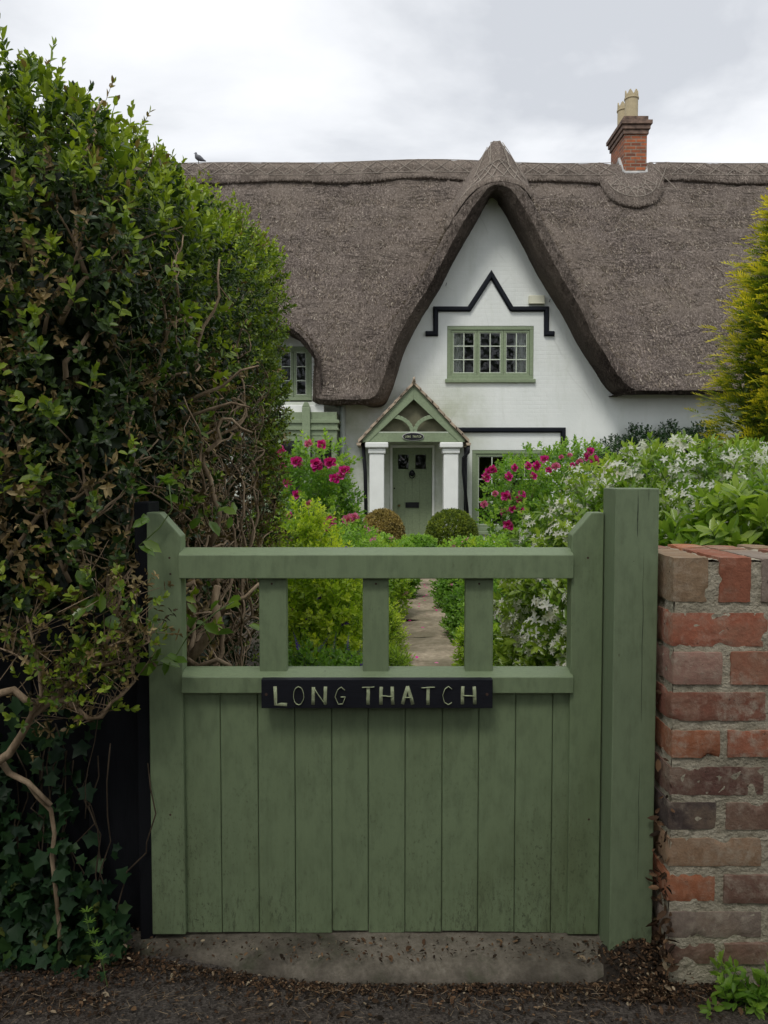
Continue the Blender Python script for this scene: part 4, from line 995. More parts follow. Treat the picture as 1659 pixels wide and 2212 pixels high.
# green bay at the left
yb = 14.45; bx0, bx1 = PX(545, yb), PX(728, yb); zt2 = PZ(895, yb)
m = MB(); zz = [PZ(v, yb) for v in (890, 907, 914, 924, 929, 941)]
prof = [(0.0, zz[0], zz[1]), (.045, zz[1] + .0, zz[2]), (0.012, zz[2], zz[3]), (.035, zz[3], zz[4]), (.0, zz[4], zz[5])]
for e1, za, zc in prof: m.box(bx0 - e1, bx1 + e1, yb - e1, YW - .001, zc, za)
bay_o = m.build('bay_window', M['trim'], house, 0.004)
m = MB(); zb2 = zz[5]
xp = PX(663, yb)
m.box(xp - .075, xp + .075, yb - .085, yb + .02, .75, PZ(880, yb)); m.prism([(xp - .075, PZ(880, yb)), (xp + .075, PZ(880, yb)), (xp + .03, PZ(869, yb)), (xp - .03, PZ(869, yb))], yb - .085, yb + .02)
m.box(bx1 - .10, bx1, yb, YW - .001, .751, zb2); m.box(bx0, bx0 + .10, yb, YW - .001, .751, zb2); m.box(bx0, bx1, yb - .02, YW - .001, GZ, .75)
m.box(xp + .075, bx1 - .10, yb + .01, yb + .06, zb2 - .10, zb2); m.box(xp + .10, xp + .16, yb + .012, yb + .06, .751, zb2 - .10)
m.box(bx0 + .10, xp - .075, yb + .01, yb + .06, zb2 - .10, zb2); m.box((bx0 + xp) / 2 - .04, (bx0 + xp) / 2 + .04, yb + .012, yb + .06, .751, zb2 - .10)
m.build('bay_post', M['trim'], bay_o, 0.008)
g_ = MB(); g_.add([(bx0 + .1, yb + .04, .75), (bx1 - .1, yb + .04, .75), (bx1 - .1, yb + .04, zb2), (bx0 + .1, yb + .04, zb2)], [(0, 1, 2, 3)]); g_.build('bay_pane', M['glass'], bay_o)
g_ = MB(); g_.box(bx0 + .1, bx1 - .1, YW - .06, YW - .004, .75, zb2); g_.build('bay_interior', M['dark_room'], bay_o)
g_ = MB(); p0 = PZ(891, yb); g_.box(bx0 - .02, PX(700, yb), yb + .05, YW - .003, p0 + .001, PZ(874, yb)); g_.build('bay_top', M['white_gloss'], bay_o, 0.01)

# pigeon on the ridge
py_ = YR + .02; px_ = PX(437, py_); zr_ = float(roof_z(np.array(px_), np.array(py_))) + .10
bd = MB(); bd.tube([(px_ + .175, py_, zr_ + .045), (px_ + .12, py_, zr_ + .065), (px_ + .07, py_, zr_ + .09), (px_ + .01, py_, zr_ + .12), (px_ - .035, py_, zr_ + .15), (px_ - .05, py_, zr_ + .185), (px_ - .055, py_, zr_ + .21), (px_ - .06, py_, zr_ + .232), (px_ - .066, py_, zr_ + .246)],
                [.012, .028, .052, .068, .058, .036, .028, .030, .012], 12)
for s__ in (-.02, .02): bd.tube([(px_ + .0, py_ + s__, zr_ + .07), (px_ + .005, py_ + s__, zr_ - .01)], .006, 5)
bd.tube([(px_ - .075, py_, zr_ + .228), (px_ - .108, py_, zr_ + .220)], [.008, .002], 6)
tag(bd.build('pigeon', M['bird'], smooth=True, base=(px_, py_, zr_)), 'grey pigeon sitting on the thatched ridge above the hedge', 'pigeon')

# ------------------------------------------------------------------ garden gate
YG = 1.86
def gx(px, Y=YG): return PX(px, Y)
gate = empty('garden_gate', (0.03, YG + .02, 0.02), 'closed sage green wooden gate with open upper half and boarded lower half', 'gate')
zb0, zb1 = PZ(2019, YG), PZ(1107, YG)
ML0, ML1, MR0, MR1 = gx(316), gx(390), gx(1236), gx(1305)
bot_l, bot_r = .004, -.002
for xs_, poly in ((0, [(ML0, zb0), (ML1, zb0), (ML1, PZ(1158, YG)), (gx(345), zb1), (ML0, zb1)]), (1, [(MR0, zb0), (MR1, zb0), (MR1, zb1), (gx(1278), zb1), (MR0, PZ(1156, YG))])):
    m = MB(); m.prism(poly, YG, YG + .045); m.build('stile', M['gate'], gate, 0.0025)
def rail(y_back, y_edge, y_bot, xa, xb, name, Y=YG - .012, back=.055):
    z0, z1 = PZ(y_bot, Y), PZ(y_edge, Y); zt3 = z1 + .006
    # weathered top: find the height of the back edge
    m = MB(); zt3 = PZ(y_back, Y + .03)
    m.prism_x([(Y, z0), (Y, z1), (Y + .03, zt3), (Y + back, zt3), (Y + back, z0)][::-1], PX(xa, Y), PX(xb, Y)); return m.build(name, M['gate'], gate, 0.002)
rail(1184, 1199, 1250, 383.5, 1241, 'top_rail'); rail(1444, 1463, 1498, 386.5, 1243.5, 'middle_rail')
for a, b_ in ((558, 618), (783, 840), (1006.5, 1067)):
    m = MB(); Ym = YG + .008; m.box(PX(a, Ym), PX(b_, Ym), Ym, Ym + .028, PZ(1462, Ym), PZ(1240, Ym)); m.build('muntin', M['gate'], gate, 0.002)
edges = [390, 471, 553, 634, 715, 795, 876, 957, 1037, 1118, 1199, 1240]; m = MB(); Yb = YG + .012
for a, b_ in zip(edges[:-1], edges[1:]):
    x0_, x1_ = PX(a, Yb) + .0007, PX(b_, Yb) - .0007; y_ = Yb + random.uniform(0, .0015); c_ = .0018
    zt3, z0_ = PZ(1480, YG), zb0 + random.uniform(-.003, .003)
    m.prism_z([(x0_, y_ + c_), (x0_ + c_, y_), (x1_ - c_, y_), (x1_, y_ + c_), (x1_, y_ + .018), (x0_, y_ + .018)], z0_, zt3, random.random())
m.box(ML1 + .002, MR0 - .002, Yb + .0185, Yb + .022, zb0 + .01, PZ(1480, YG), 0)
m.build('board_panel', M['gate'], gate)
# name board with hand-cut letters
YS = YG - .034
m = MB(); x0_, x1_, z0_, z1_ = PX(561.5, YS), PX(1067, YS), PZ(1530, YS), PZ(1468, YS); nn = 40; top_ = [(x1_ - (x1_ - x0_) * i / nn, z1_ + .0008 * noise.noise(Vector((i * 1.7, 0, 0)))) for i in range(nn + 1)]
botm = [(x0_ + (x1_ - x0_) * i / nn, z0_ + .0015 * noise.noise(Vector((i * 0.9, 4, 0)))) for i in range(nn + 1)]
m.prism(botm + top_, YS, YS + .0218); board = m.build('name_board', M['sign'], gate, 0.0012)
lt = MB(); LB = [('L', 589.5, 620), ('O', 629, 657), ('N', 672, 705), ('G', 720, 748), ('T', 779, 811), ('H', 820, 851), ('A', 867, 895), ('T', 908, 943), ('C', 955, 981), ('H', 998, 1030)]
bx = []
for i, (c_, a, b_) in enumerate(LB):
    dz = random.uniform(-.0012, .0012); bx.append((c_, PX(a + 2.5, YS), PX(b_ - 2.5, YS), PZ(1522, YS) + dz, PZ(1483, YS) + dz))
letters(lt, bx, YS - .0003, .0042, 0.22, .0005); lt.build('lettering', M['letters'], board, smooth=True)
m = MB()
for a, b_ in ((575, 1500), (1052, 1500)): q = P(a, b_, YS); lathe_y(m, [(.0035, YS - .0006), (.0035, YS + .002)], q.x, q.z, 10)
m.build('screw', M['screw'], board)
m = MB()
for px_, py_ in ((366, 1205), (368, 1240), (368, 1760), (1270, 1205), (1272, 1770), (812, 1262), (586, 1262), (1036, 1262)):
    q = P(px_, py_, YG); lathe_y(m, [(.0028, YG - .0004 if px_ not in (812, 586, 1036) else YG + .0076), (.0028, YG + .010)], q.x, q.z, 8)
m.build('nail_heads', M['screw'], gate)

# square post right of the gate, black post and boards left of it
YP = 1.78
m = MB(); a, b_ = PX(1329, YP), PX(1424, YP); zt4 = PZ(1055, YP)
m.box(a, b_, YP, YP + .10, -.02, zt4); pst = m.build('gate_post', M['post'], None, 0.0025, base=(a + .05, YP + .05, 0))
tag(pst, 'thick square sage green post between the gate and the brick wall', 'post')
m = MB()                                        # drying cracks down the face
def crack(x, z0, z1, w_, y=YP - .0003, seed=0):
    n = 14; L_, R_ = [], []
    for i in range(n + 1):
        t = i / n; z = z0 + (z1 - z0) * t; xx = x + .002 * noise.noise(Vector((seed, z * 14, 0))); ww = w_ * (math.sin(PI * min(1, t * 1.02 + .02)) ** .6 + .05) * (.6 + .5 * random.random()); L_.append((xx - ww, y, z)); R_.append((xx + ww, y, z))
    m.grid([L_, R_])
crack(PX(1378, YP), PZ(1160, YP), zt4 - .001, .0009, seed=1); crack(PX(1401, YP), PZ(1085, YP), zt4 - .001, .0005, seed=2); crack(PX(1392, YP), PZ(1560, YP), PZ(1180, YP), .0006, seed=3); crack(PX(1390, YP), PZ(1900, YP), PZ(1640, YP), .0006, seed=6)
m.build('drying_crack', M['black_iron'], pst)
YK = 1.872
m = MB(); a, b_ = PX(289, YK), PX(316, YK) - .004; m.box(a, b_ + .010, YK, YK + .09, -.05, PZ(1085, YK)); k_ = m.build('black_post', M['black_wood'], None, .003, base=(a, YK, 0))
tag(k_, 'narrow black timber post tight against the left side of the gate', 'post')
fence = empty('black_fence', (-.9, 1.93, -.04), 'low black boarded fence under the overgrown box hedge', 'fence'); m = MB(); x = a - .002
for i in range(10):
    w_ = .135; m.box(x - w_ + .002, x, 1.90 + (.006 if i % 2 else 0), 1.925 + (.006 if i % 2 else 0), -.05, .80 + random.uniform(-.01, .01), random.random()); x -= w_
m.build('board_panel', M['black_wood'], fence, .002)
m = MB(); m.box(x, a - .01, 1.932, 1.97, .62, .70); m.box(x, a - .01, 1.932, 1.97, .12, .20); m.build('cross_rail', M['black_wood'], fence)

# ------------------------------------------------------------------ brick wall
wall = empty('brick_wall', (0.66, 1.75, -.03), 'weathered red and brown brick garden wall right of the gate post', 'wall')
BV, BF, BC, BCOL = [], [], [], []
def rbrick(x0, x1, y0, y1, z0, z1, col, rad=.004, amp=.0034, res=.012):
    c = np.array([(x0 + x1) / 2, (y0 + y1) / 2, (z0 + z1) / 2]); h = np.array([(x1 - x0) / 2, (y1 - y0) / 2, (z1 - z0) / 2]); sd = RNG.random() * 50
    for axn in range(3):
        u_, v_ = [i for i in range(3) if i != axn]; nu, nv = [min(26, max(3, int(2 * h[i] / res))) for i in (u_, v_)]
        for sg in (-1, 1):
            uu_, vv_ = np.meshgrid(np.linspace(-1, 1, nu + 1), np.linspace(-1, 1, nv + 1), indexing='ij'); p = np.zeros((nu + 1, nv + 1, 3)); p[..., u_] = uu_ * h[u_]; p[..., v_] = vv_ * h[v_]; p[..., axn] = sg * h[axn]
            q = np.clip(p, -(h - rad), h - rad); d = p - q; p = q + d / np.maximum(np.linalg.norm(d, axis=-1, keepdims=True), 1e-9) * rad
            w_ = p + c; f = w_.reshape(-1, 3); nz = (lump(f, 38, sd) * .45 + lump(f, 90, sd + 3) * .35 + lump(f, 190, sd + 1) * .3).reshape(p.shape[:2])
            ed = (np.maximum.reduce([np.abs(p[..., i]) / h[i] for i in (u_, v_)]) > .93)
            chip = np.maximum(0, lump(f, 30, sd + 9) - .45).reshape(p.shape[:2]) * ed * 2.2
            w_ = w_ + unit(p / h ** .5) * (amp * nz - .009 * chip)[..., None]
            base_ = sum(len(b) for b in BV); BV.append(w_.reshape(-1, 3)); ii, jj = np.meshgrid(np.arange(nu), np.arange(nv), indexing='ij'); c_ = nv + 1
            quad = np.stack([ii * c_ + jj, ii * c_ + jj + 1, (ii + 1) * c_ + jj + 1, (ii + 1) * c_ + jj], -1).reshape(-1, 4) + base_
            fl_ = (sg > 0) ^ (axn == 1)
            BF.append((quad[:, ::-1] if fl_ else quad).ravel()); BC.append(len(quad)); BCOL.append(np.tile(col, ((nu + 1) * (nv + 1), 1)))
RED, RB, BR, GY, DK, TAN, ORG, PINK = (.29,.105,.062), (.22,.09,.06), (.16,.092,.068), (.21,.165,.135), (.060,.045,.042), (.25,.165,.10), (.33,.125,.062), (.27,.155,.12)
ALL = [RED, RB, BR, GY, DK, TAN, ORG, PINK, PINK, RB, BR]
YF, YB = 1.722, 2.057; XL = PX(1457, YF); zf_ = lambda v: PZ(v, YF)
def jc(c): k = RNG.uniform(1.0, 1.35); return [max(.01, c[0] * k * RNG.uniform(.95, 1.05)), c[1] * k, c[2] * k]
# brick-on-edge coping
zt5, zs5 = zf_(1204), zf_(1302); x = XL; k = 0
cols_ = [TAN, RED, GY, RB]
while x < 3.4:
    w_ = (.080, .073, .075, .070)[k % 4]; j_ = (.024, .022, .018, .02)[k % 4]
    c_ = cols_[k] if k < 4 else ALL[RNG.integers(len(ALL))]
    dz = RNG.uniform(-.004, .004) if k > 1 else 0
    rbrick(x, x + w_, YF + RNG.uniform(-.002, .004), YF + .222, zs5, zt5 + dz, jc(c_)); rbrick(x + .002, x + w_ + .002, YF + .236, YB, zs5, zt5 + dz + RNG.uniform(-.004, .003), jc(ALL[RNG.integers(len(ALL))]), res=.02)
    x += w_ + j_; k += 1
rows_ = [(1324, 1398.8, 'S', [RED, PINK, RB]), (1409, 1481, 'H', [PINK, RED, RB]), (1497, 1560, 'S', [RB, BR, RB]), (1577, 1636, 'H', [ORG, RED, BR]), (1659, 1721, 'S', [DK, BR, RED]),
         (1734, 1793.5, 'H', [DK, BR, RB]), (1811.5, 1873.4, 'S', [TAN, RB, BR]), (1889, 1951, 'H', [ORG, BR, RED]), (1969, 2026, 'S', [GY, BR, RB]), (2038.5, 2084, 'H', [BR, BR, RB])]
rows_[4][3][0] = (.10,.05,.04)
for ya, yb_, kind, cl in rows_:
    z1_, z0_ = zf_(ya), zf_(yb_); x = XL + RNG.uniform(-.003, .003); k = 0; fine = True
    while x < 3.4:
        if kind == 'S': w_ = .216 if k or True else 0
        else: w_ = .108 if k % 2 == 0 or False else .216
        if kind == 'H' and k == 0: w_ = .112
        if kind == 'H' and k > 0: w_ = .108
        c_ = cl[k] if k < len(cl) else ALL[RNG.integers(len(ALL))]; yj = YF + RNG.uniform(-.003, .004); rs = .011 if x < 1.4 else .03
        zj = RNG.uniform(-.002, .002)
        if kind == 'S': rbrick(x, x + w_, yj, yj + .104, z0_ + zj, z1_ + zj, jc(c_), res=rs); 
        else: rbrick(x, x + w_, yj, yj + .218, z0_ + zj, z1_ + zj, jc(c_), res=rs)
        x += w_ + RNG.uniform(.014, .022); k += 1
    yy_ = YF + (.118 if kind == 'S' else .232)      # left return
    while yy_ < YB - .05: d_ = min(.216, YB - yy_); rbrick(XL + RNG.uniform(0, .003), XL + .10, yy_, yy_ + d_, z0_, z1_, jc(ALL[RNG.integers(len(ALL))]), res=.03); yy_ += d_ + .016
raw_mesh('bricks', np.concatenate(BV), np.concatenate(BF), np.full(sum(BC), 4), M['brick'], wall, {'rnd': np.full(sum(len(b) for b in BV), .5), 'bcol': np.concatenate(BCOL)}, True)
m = MB(); zc = np.arange(-.10, zt5 - .006, .012); xcs = list(np.arange(XL + .006, 1.5, .012)) + [1.7, 2.2, 2.8, 3.38]
def mn(p, s_=1.0): v = Vector(p) * 40; return noise.noise(v) * .004 * s_ + noise.noise(v * 2.4) * .003
m.grid([[(x, YF + .005 + mn((x, 0, z)), z) for x in xcs] for z in zc])
ycs = list(np.arange(YF + .007, YB - .004, .012))
m.grid([[(XL + .005 + mn((0, y, z)), y, z) for y in ycs] for z in zc], flip=True)
m.grid([[(x, y, zt5 - .007 + mn((x, y, 0))) for x in xcs] for y in ycs])
m.grid([[(x, YB - .006, z) for x in (XL + .006, 3.38)] for z in (-.10, zt5 - .007)], flip=True); m.grid([[(3.38, y, z) for y in (YF + .007, YB - .006)] for z in (-.10, zt5 - .007)])
m.build('mortar', M['mortar'], wall, smooth=True)

# ------------------------------------------------------------------ box hedge
hedge = empty('box_hedge', (-1.5, 3.0, -.03), 'tall overgrown box hedge with leafy top and bare brown twigs, left of the gate', 'hedge')
def ztop(y, x=-.53): return np.interp(y, [1.8, 2.0, 2.7, 4.1], [1.80, 1.83, 2.00, 2.31]) + .27 * sstep(-.53, -1.0, x) * np.interp(y, [2, 4], [1, .3])
HX0, HX1, HY0, HY1 = -3.0, -.565, 1.86, 4.12
def hsdf(p, r=.20):
    cx = (HX0 + HX1) / 2; cy = (HY0 + HY1) / 2; zt6 = ztop(p[:, 1], p[:, 0]) + .05; q = np.stack([np.abs(p[:, 0] - cx) - (HX1 - HX0) / 2 + r, np.abs(p[:, 1] - cy) - (HY1 - HY0) / 2 + r * .6, p[:, 2] - zt6 + r], 1)
    return np.linalg.norm(np.maximum(q, 0), axis=1) + np.minimum(q.max(1), 0) - r + 0.3 * r * 0
def hpts(n, lo, hi, zmin=.0):
    p = np.stack([RNG.uniform(-1.9, HX1 + .12, n), RNG.uniform(HY0 - .12, HY1 + .1, n), RNG.uniform(zmin, 2.5, n)], 1)
    s_ = hsdf(p) + .055 * lump(p, 5.5, 2.0) + .03 * lump(p, 14, 4.0); k_ = (s_ > lo) & (s_ < hi); p = p[k_]; s_ = s_[k_]; e_ = .02
    gr = np.stack([hsdf(p + np.eye(3)[i] * e_) - hsdf(p - np.eye(3)[i] * e_) for i in range(3)], 1); return p, unit(gr), s_
def front_cut(p): return ~((p[:, 1] < 1.99) & (p[:, 2] < .66 + .12 * lump(p, 6, 1)) & (p[:, 0] > -1.0)) & ~((p[:, 1] < 1.97) & (p[:, 0] > -.60) & (p[:, 2] < 1.16))
# living sprigs
p, nr, s_ = hpts(150000, -.15, .03)
z, x, y = p[:, 2], p[:, 0], p[:, 1]
right = (nr[:, 0] > .6) & (y > 2.0)
dens = np.interp(z, [0, .6, 1.0, 1.45, 1.8, 2.4], [.14, .30, .34, .45, .70, 1.0]) * (0.55 + .65 * (lump(p, 7, 6) > -.1))
dens = np.where(right, np.where(y > 3.7, np.interp(z, [0, .8, 1.3], [.35, .6, 1.3]), np.interp(z, [0, 1.2, 1.55, 1.8], [.035, .06, .30, .8])), dens)
dens = np.where(y > 2.6, dens * .75, dens)
kp = (RNG.random(len(p)) < dens * .68) & front_cut(p); p, nr, s_ = p[kp], nr[kp], s_[kp]; z = p[:, 2]
D = nr + np.array([0, 0, .75]) + RNG.normal(size=p.shape) * .38
far = p[:, 1] > 2.6
new = RNG.random(len(p)) < np.clip(.34 + .30 * lump(p, 5, 3) + 3.5 * np.clip(s_, -.1, .06) + np.interp(z, [.8, 1.5, 2.1], [-.10, .0, .22]) + .55 * ((p[:, 1] > 3.6) & (p[:, 0] > -.66)), .03, .9)  # more bright sprigs at the far corner paint in its open-sky light
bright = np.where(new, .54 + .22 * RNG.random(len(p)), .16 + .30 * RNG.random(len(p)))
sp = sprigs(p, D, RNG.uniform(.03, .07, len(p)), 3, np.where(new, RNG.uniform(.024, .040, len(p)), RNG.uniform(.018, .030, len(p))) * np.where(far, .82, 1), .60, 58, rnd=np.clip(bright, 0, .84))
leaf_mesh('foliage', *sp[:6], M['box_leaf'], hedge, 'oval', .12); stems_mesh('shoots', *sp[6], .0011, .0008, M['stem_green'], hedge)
print('hedge sprigs', len(p))
# long fresh shoots standing above the top and shoulder
p, nr, s_ = hpts(60000, .0, .035, 1.75); kp = (nr[:, 2] > .25) & (RNG.random(len(p)) < .22); p, nr = p[kp], nr[kp]
D = nr * .4 + np.array([0.08, 0, 1]) + RNG.normal(size=p.shape) * .28
sp = sprigs(p, D, RNG.uniform(.04, .10, len(p)) * (.5 + RNG.random(len(p))), 4, RNG.uniform(.026, .038, len(p)) * np.where(p[:, 1] > 2.6, .8, 1), .56, 42, rnd=np.clip(.66 + .18 * RNG.random(len(p)), 0, .84))
leaf_mesh('young_shoots', *sp[:6], M['box_leaf'], hedge, 'oval', .1); stems_mesh('shoot_stems', *sp[6], .0012, .0008, M['stem_green'], hedge)
# dead and browned sprigs, mostly on the lower front
p, nr, s_ = hpts(150000, -.12, .025, .45); z = p[:, 2]; right = (nr[:, 0] > .6) & (p[:, 1] > 2.0)
dens = np.interp(z, [.45, .8, 1.1, 1.5, 1.75, 2.3], [.25, .50, .60, .55, .22, .06]) * (.35 + .9 * (lump(p, 5, 9) > -.05)); dens = np.where(right, dens * .5, dens); dens = np.where(p[:, 1] > 3.0, np.where(p[:, 1] > 3.7, np.interp(z, [.4, 1.2, 1.7], [1.5, 1.0, .2]), dens * .5), dens)
kp = (RNG.random(len(p)) < dens * .44) & front_cut(p); p, nr = p[kp], nr[kp]
sp = sprigs(p, nr + RNG.normal(size=p.shape) * .7, RNG.uniform(.015, .05, len(p)), 2, RNG.uniform(.012, .026, len(p)), .5, 60, .7, rnd=RNG.random(len(p)) ** 1.1)
leaf_mesh('dead_leaves', *sp[:6], M['dead_leaf'], hedge, 'oval', .35)
# the mass inside, its shade put into dark leaf colours
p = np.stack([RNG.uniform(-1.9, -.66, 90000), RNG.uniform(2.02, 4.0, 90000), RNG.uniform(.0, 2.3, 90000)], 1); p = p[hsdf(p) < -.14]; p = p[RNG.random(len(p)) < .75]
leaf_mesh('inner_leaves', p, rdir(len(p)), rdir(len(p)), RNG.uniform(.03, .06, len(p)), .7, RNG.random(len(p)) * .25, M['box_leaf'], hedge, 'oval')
# contorted branches
br = MB()
def wander(p0, d0, L_, r0, depth=0, bend=.55, outward=None):
    p = Vector(p0); d = Vector(d0).normalized(); n = max(4, int(L_ / .035)); pts = [p.copy()]; rad = [r0]
    for i in range(n):
        d = (d + Vector((random.gauss(0, bend), random.gauss(0, bend), random.gauss(0, bend) * .8 + .10)) * .42).normalized(); p = p + d * (L_ / n); 
        if p.x > -.53: d.x -= .5; p.x = -.53
        if p.y < 1.99 and depth < 9: p.y = 1.99; d.y = abs(d.y)
        pts.append(p.copy()); rad.append(r0 * (1 - .65 * (i + 1) / n))
        if depth < 2 and random.random() < (.30 if depth == 0 else .22):
            dd = (d + Vector((random.gauss(0, .8), random.gauss(0, .8), random.gauss(0, .6)))).normalized(); wander(p, dd, L_ * random.uniform(.25, .5), rad[-1] * .65, depth + 1, bend)
    br.tube(pts, rad, 5 if depth else 7)
for i in range(26):
    y_ = random.uniform(2.08, 4.0); wander((random.uniform(-.85, -.58), y_, random.uniform(0, .75)), (random.uniform(-.1, .4), random.uniform(-.5, .5), 1), random.uniform(.7, 1.3), random.uniform(.005, .010))
for i in range(30):
    y_ = random.uniform(2.1, 3.9); wander((-.68, y_, random.uniform(.7, 1.6)), (.6, random.uniform(-.8, .8), random.uniform(-.2, .8)), random.uniform(.3, .7), random.uniform(.004, .008), 1, .7)
for i in range(26):
    wander((random.uniform(-1.5, -.7), 2.02, random.uniform(.7, 1.8)), (random.uniform(-.6, .6), -.1, 1), random.uniform(.3, .7), random.uniform(.004, .008), 1, .6)
def dtube(pts, Y, r0, r1):
    q = [P(a, b_, (Y if not hasattr(Y, '__len__') else Y[i])) for i, (a, b_) in enumerate(pts)]
    br.tube(q, list(np.linspace(r0, r1, len(q))), 8)
dtube([(450,1185),(468,1150),(474,1110),(462,1075),(455,1035),(440,1005),(438,985),(458,965),(476,948),(470,925),(480,905),(500,905),(520,925),(545,935)], 2.35, .009, .0035)
dtube([(474,560),(470,600),(474,640),(462,672),(440,705),(428,740),(425,775),(418,800)], 2.25, .003, .006)
dtube([(400,870),(440,850),(480,835),(520,800),(560,790)], 2.35, .007, .0025); dtube([(395,905),(450,885),(500,870),(540,880)], 2.3, .006, .003)
dtube([(400,1435),(430,1400),(455,1370),(470,1335),(462,1300),(470,1265)], 2.15, .016, .010); dtube([(395,1270),(420,1258),(428,1275),(405,1300),(398,1345)], 2.05, .008, .006); dtube([(470,1335),(500,1300),(530,1290),(560,1260)], 2.2, .008, .004)
dtube([(395,1420),(430,1440),(470,1425),(500,1440)], 2.1, .009, .006)
fb = [([(-20,1655),(20,1628),(45,1590),(70,1545),(110,1515),(150,1478),(195,1440),(222,1405),(238,1365),(250,1320),(262,1285)], .0105, .003), ([(105,1520),(140,1512),(165,1530),(190,1552),(220,1548),(243,1515),(265,1500),(292,1470)], .008, .003),
      ([(195,1442),(240,1432),(275,1425),(305,1395),(325,1385)], .006, .002), ([(-10,1500),(30,1490),(55,1512),(85,1518)], .009, .008), ([(150,1480),(175,1450),(215,1445),(260,1450),(300,1430)], .006, .002),
      ([(60,1560),(90,1500),(86,1460),(75,1400),(62,1350),(58,1330)], .006, .002), ([(90,1455),(60,1430),(30,1412),(0,1400)], .004, .0015), ([(222,1405),(262,1385),(290,1350),(300,1320)], .004, .0015),
      ([(60,1690),(80,1720),(110,1750),(118,1800),(112,1850),(120,1920),(128,2000),(130,2060)], .0055, .005), ([(0,1640),(20,1670),(60,1690),(110,1740)], .008, .006), ([(250,1330),(225,1300),(200,1270),(190,1240)], .003, .0015)]
fp = []
for pts, r0, r1 in fb:
    Yb_ = random.uniform(1.74, 1.80); dtube(pts, Yb_, r0, r1)
    if r1 < .005:
        for i in range(1, len(pts)):
            for k in range(7):
                t = random.random(); a = pts[i - 1][0] * (1 - t) + pts[i][0] * t; b_ = pts[i - 1][1] * (1 - t) + pts[i][1] * t
                if b_ < 1600: fp.append(tuple(P(a, b_, Yb_)))
br.build('branch', M['bark'], hedge, smooth=True)
fp = np.array(fp); D = RNG.normal(size=fp.shape) * .7 + np.array([.25, -.25, .7]); L_ = RNG.uniform(.02, .10, len(fp))
stems_mesh('twigs', fp, fp + unit(D) * L_[:, None], .0016, .0008, M['bark'], hedge); en = fp + unit(D) * L_[:, None]
kk = RNG.random(len(en)) < .5
sp = sprigs(en[kk], D[kk], .03, 2, .018, .6, 55, rnd=np.clip(.45 + .4 * RNG.random(kk.sum()), 0, .84)); leaf_mesh('twig_leaves', *sp[:6], M['box_leaf'], hedge)
sp = sprigs(en[~kk], D[~kk], .02, 2, .015, .5, 60, .6, rnd=RNG.random((~kk).sum())); leaf_mesh('twig_dead_leaves', *sp[:6], M['dead_leaf'], hedge, 'oval', .4)

# broad-leaved climber threading through the hedge near the gate
cl = empty('honeysuckle_climber', tuple(P(340, 1430, 1.80)), 'broad green climber leaves poking past the left gate stile', 'climber'); pts_ = []
for a, b_, Y_ in ((410,1330,2.0),(440,1345,2.02),(470,1310,2.02),(505,1300,2.05),(460,1360,2.0),(190,1310,1.75),(220,1325,1.75),(160,1240,1.75),(200,1290,1.75),(350,1425,1.80),(330,1440,1.79),(372,1430,1.80),(310,1445,1.79),(530,1345,2.05),(140,1180,1.8),(450,1120,2.2),(430,1090,2.2),(480,1105,2.2),(505,1110,2.2),(365,1045,1.9),(340,1060,1.9),(330,1115,1.8),(300,1180,1.8),(280,1080,1.8)):
    q = P(a, b_, Y_); [pts_.append((q.x + random.gauss(0, .012), q.y + random.gauss(0, .012), q.z + random.gauss(0, .012))) for _ in range(2)]
pts_ = np.array(pts_); leaf_mesh('foliage', pts_, RNG.normal(size=pts_.shape) + np.array([.5, -.3, .1]), np.array([0, -.6, .8]) + RNG.normal(size=pts_.shape) * .35, RNG.uniform(.035, .06, len(pts_)), .6, RNG.uniform(.3, .7, len(pts_)), M['choisya'], cl, 'oval', .2)
m = MB()
for pts in ([(300,1180),(345,1140),(372,1100),(365,1045)], [(505,1300),(470,1320),(440,1345),(408,1370),(372,1430),(330,1440),(280,1455)], [(200,1290),(205,1380),(195,1470)]): m.tube([P(a, b_, 1.84) for a, b_ in pts], .0016, 5)
m.build('stem', M['stem_green'], cl, smooth=True)

# ivy at the foot of the fence
ivy = empty('ivy', (-.85, 1.80, -.03), 'dark ivy creeping over the foot of the black fence', 'ivy')
n = 480; t = RNG.random(n); xx = -1.0 + .36 * RNG.random(n) ** 1.3; zz_ = np.abs(RNG.normal(0, .13, n)) ; p = np.stack([xx, 1.86 - .06 * RNG.random(n) - np.maximum(0, .08 - zz_) * .5, -.02 + zz_ * (1.2 - (xx + 1.0) * 1.4)], 1)
n2 = 420; p2 = np.stack([RNG.uniform(-1.05, -.72, n2), RNG.uniform(1.80, 1.88, n2), RNG.uniform(0, .62, n2)], 1); p2 = p2[RNG.random(n2) < np.clip(1.3 - (p2[:, 0] + 1.05) * 3.2, .08, 1)]
p = np.concatenate([p, p2])
leaf_mesh('foliage', p, RNG.normal(size=p.shape) + np.array([.1, -.2, -.7]), np.array([0, -.9, .5]) + RNG.normal(size=p.shape) * .4, RNG.uniform(.020, .044, len(p)), .95, np.clip(RNG.normal(.45, .25, len(p)), 0, 1), M['ivy'], ivy, 'ivy', .15)
m = MB()
for i in range(14):
    x_ = random.uniform(-1.0, -.68); q = [(x_, 1.87, -.02)]
    for k in range(8): q.append((q[-1][0] + random.gauss(0, .022), 1.86 + random.uniform(-.03, .02), q[-1][2] + random.uniform(.03, .10)))
    m.tube(q, .0018, 5)
m.tube([P(a, b_, 1.83) for a, b_ in ((213,1540),(205,1600),(190,1660),(184,1700),(186,1740),(184,1768))], .0012, 5)
m.build('stem', M['bark_dark'], ivy, smooth=True)

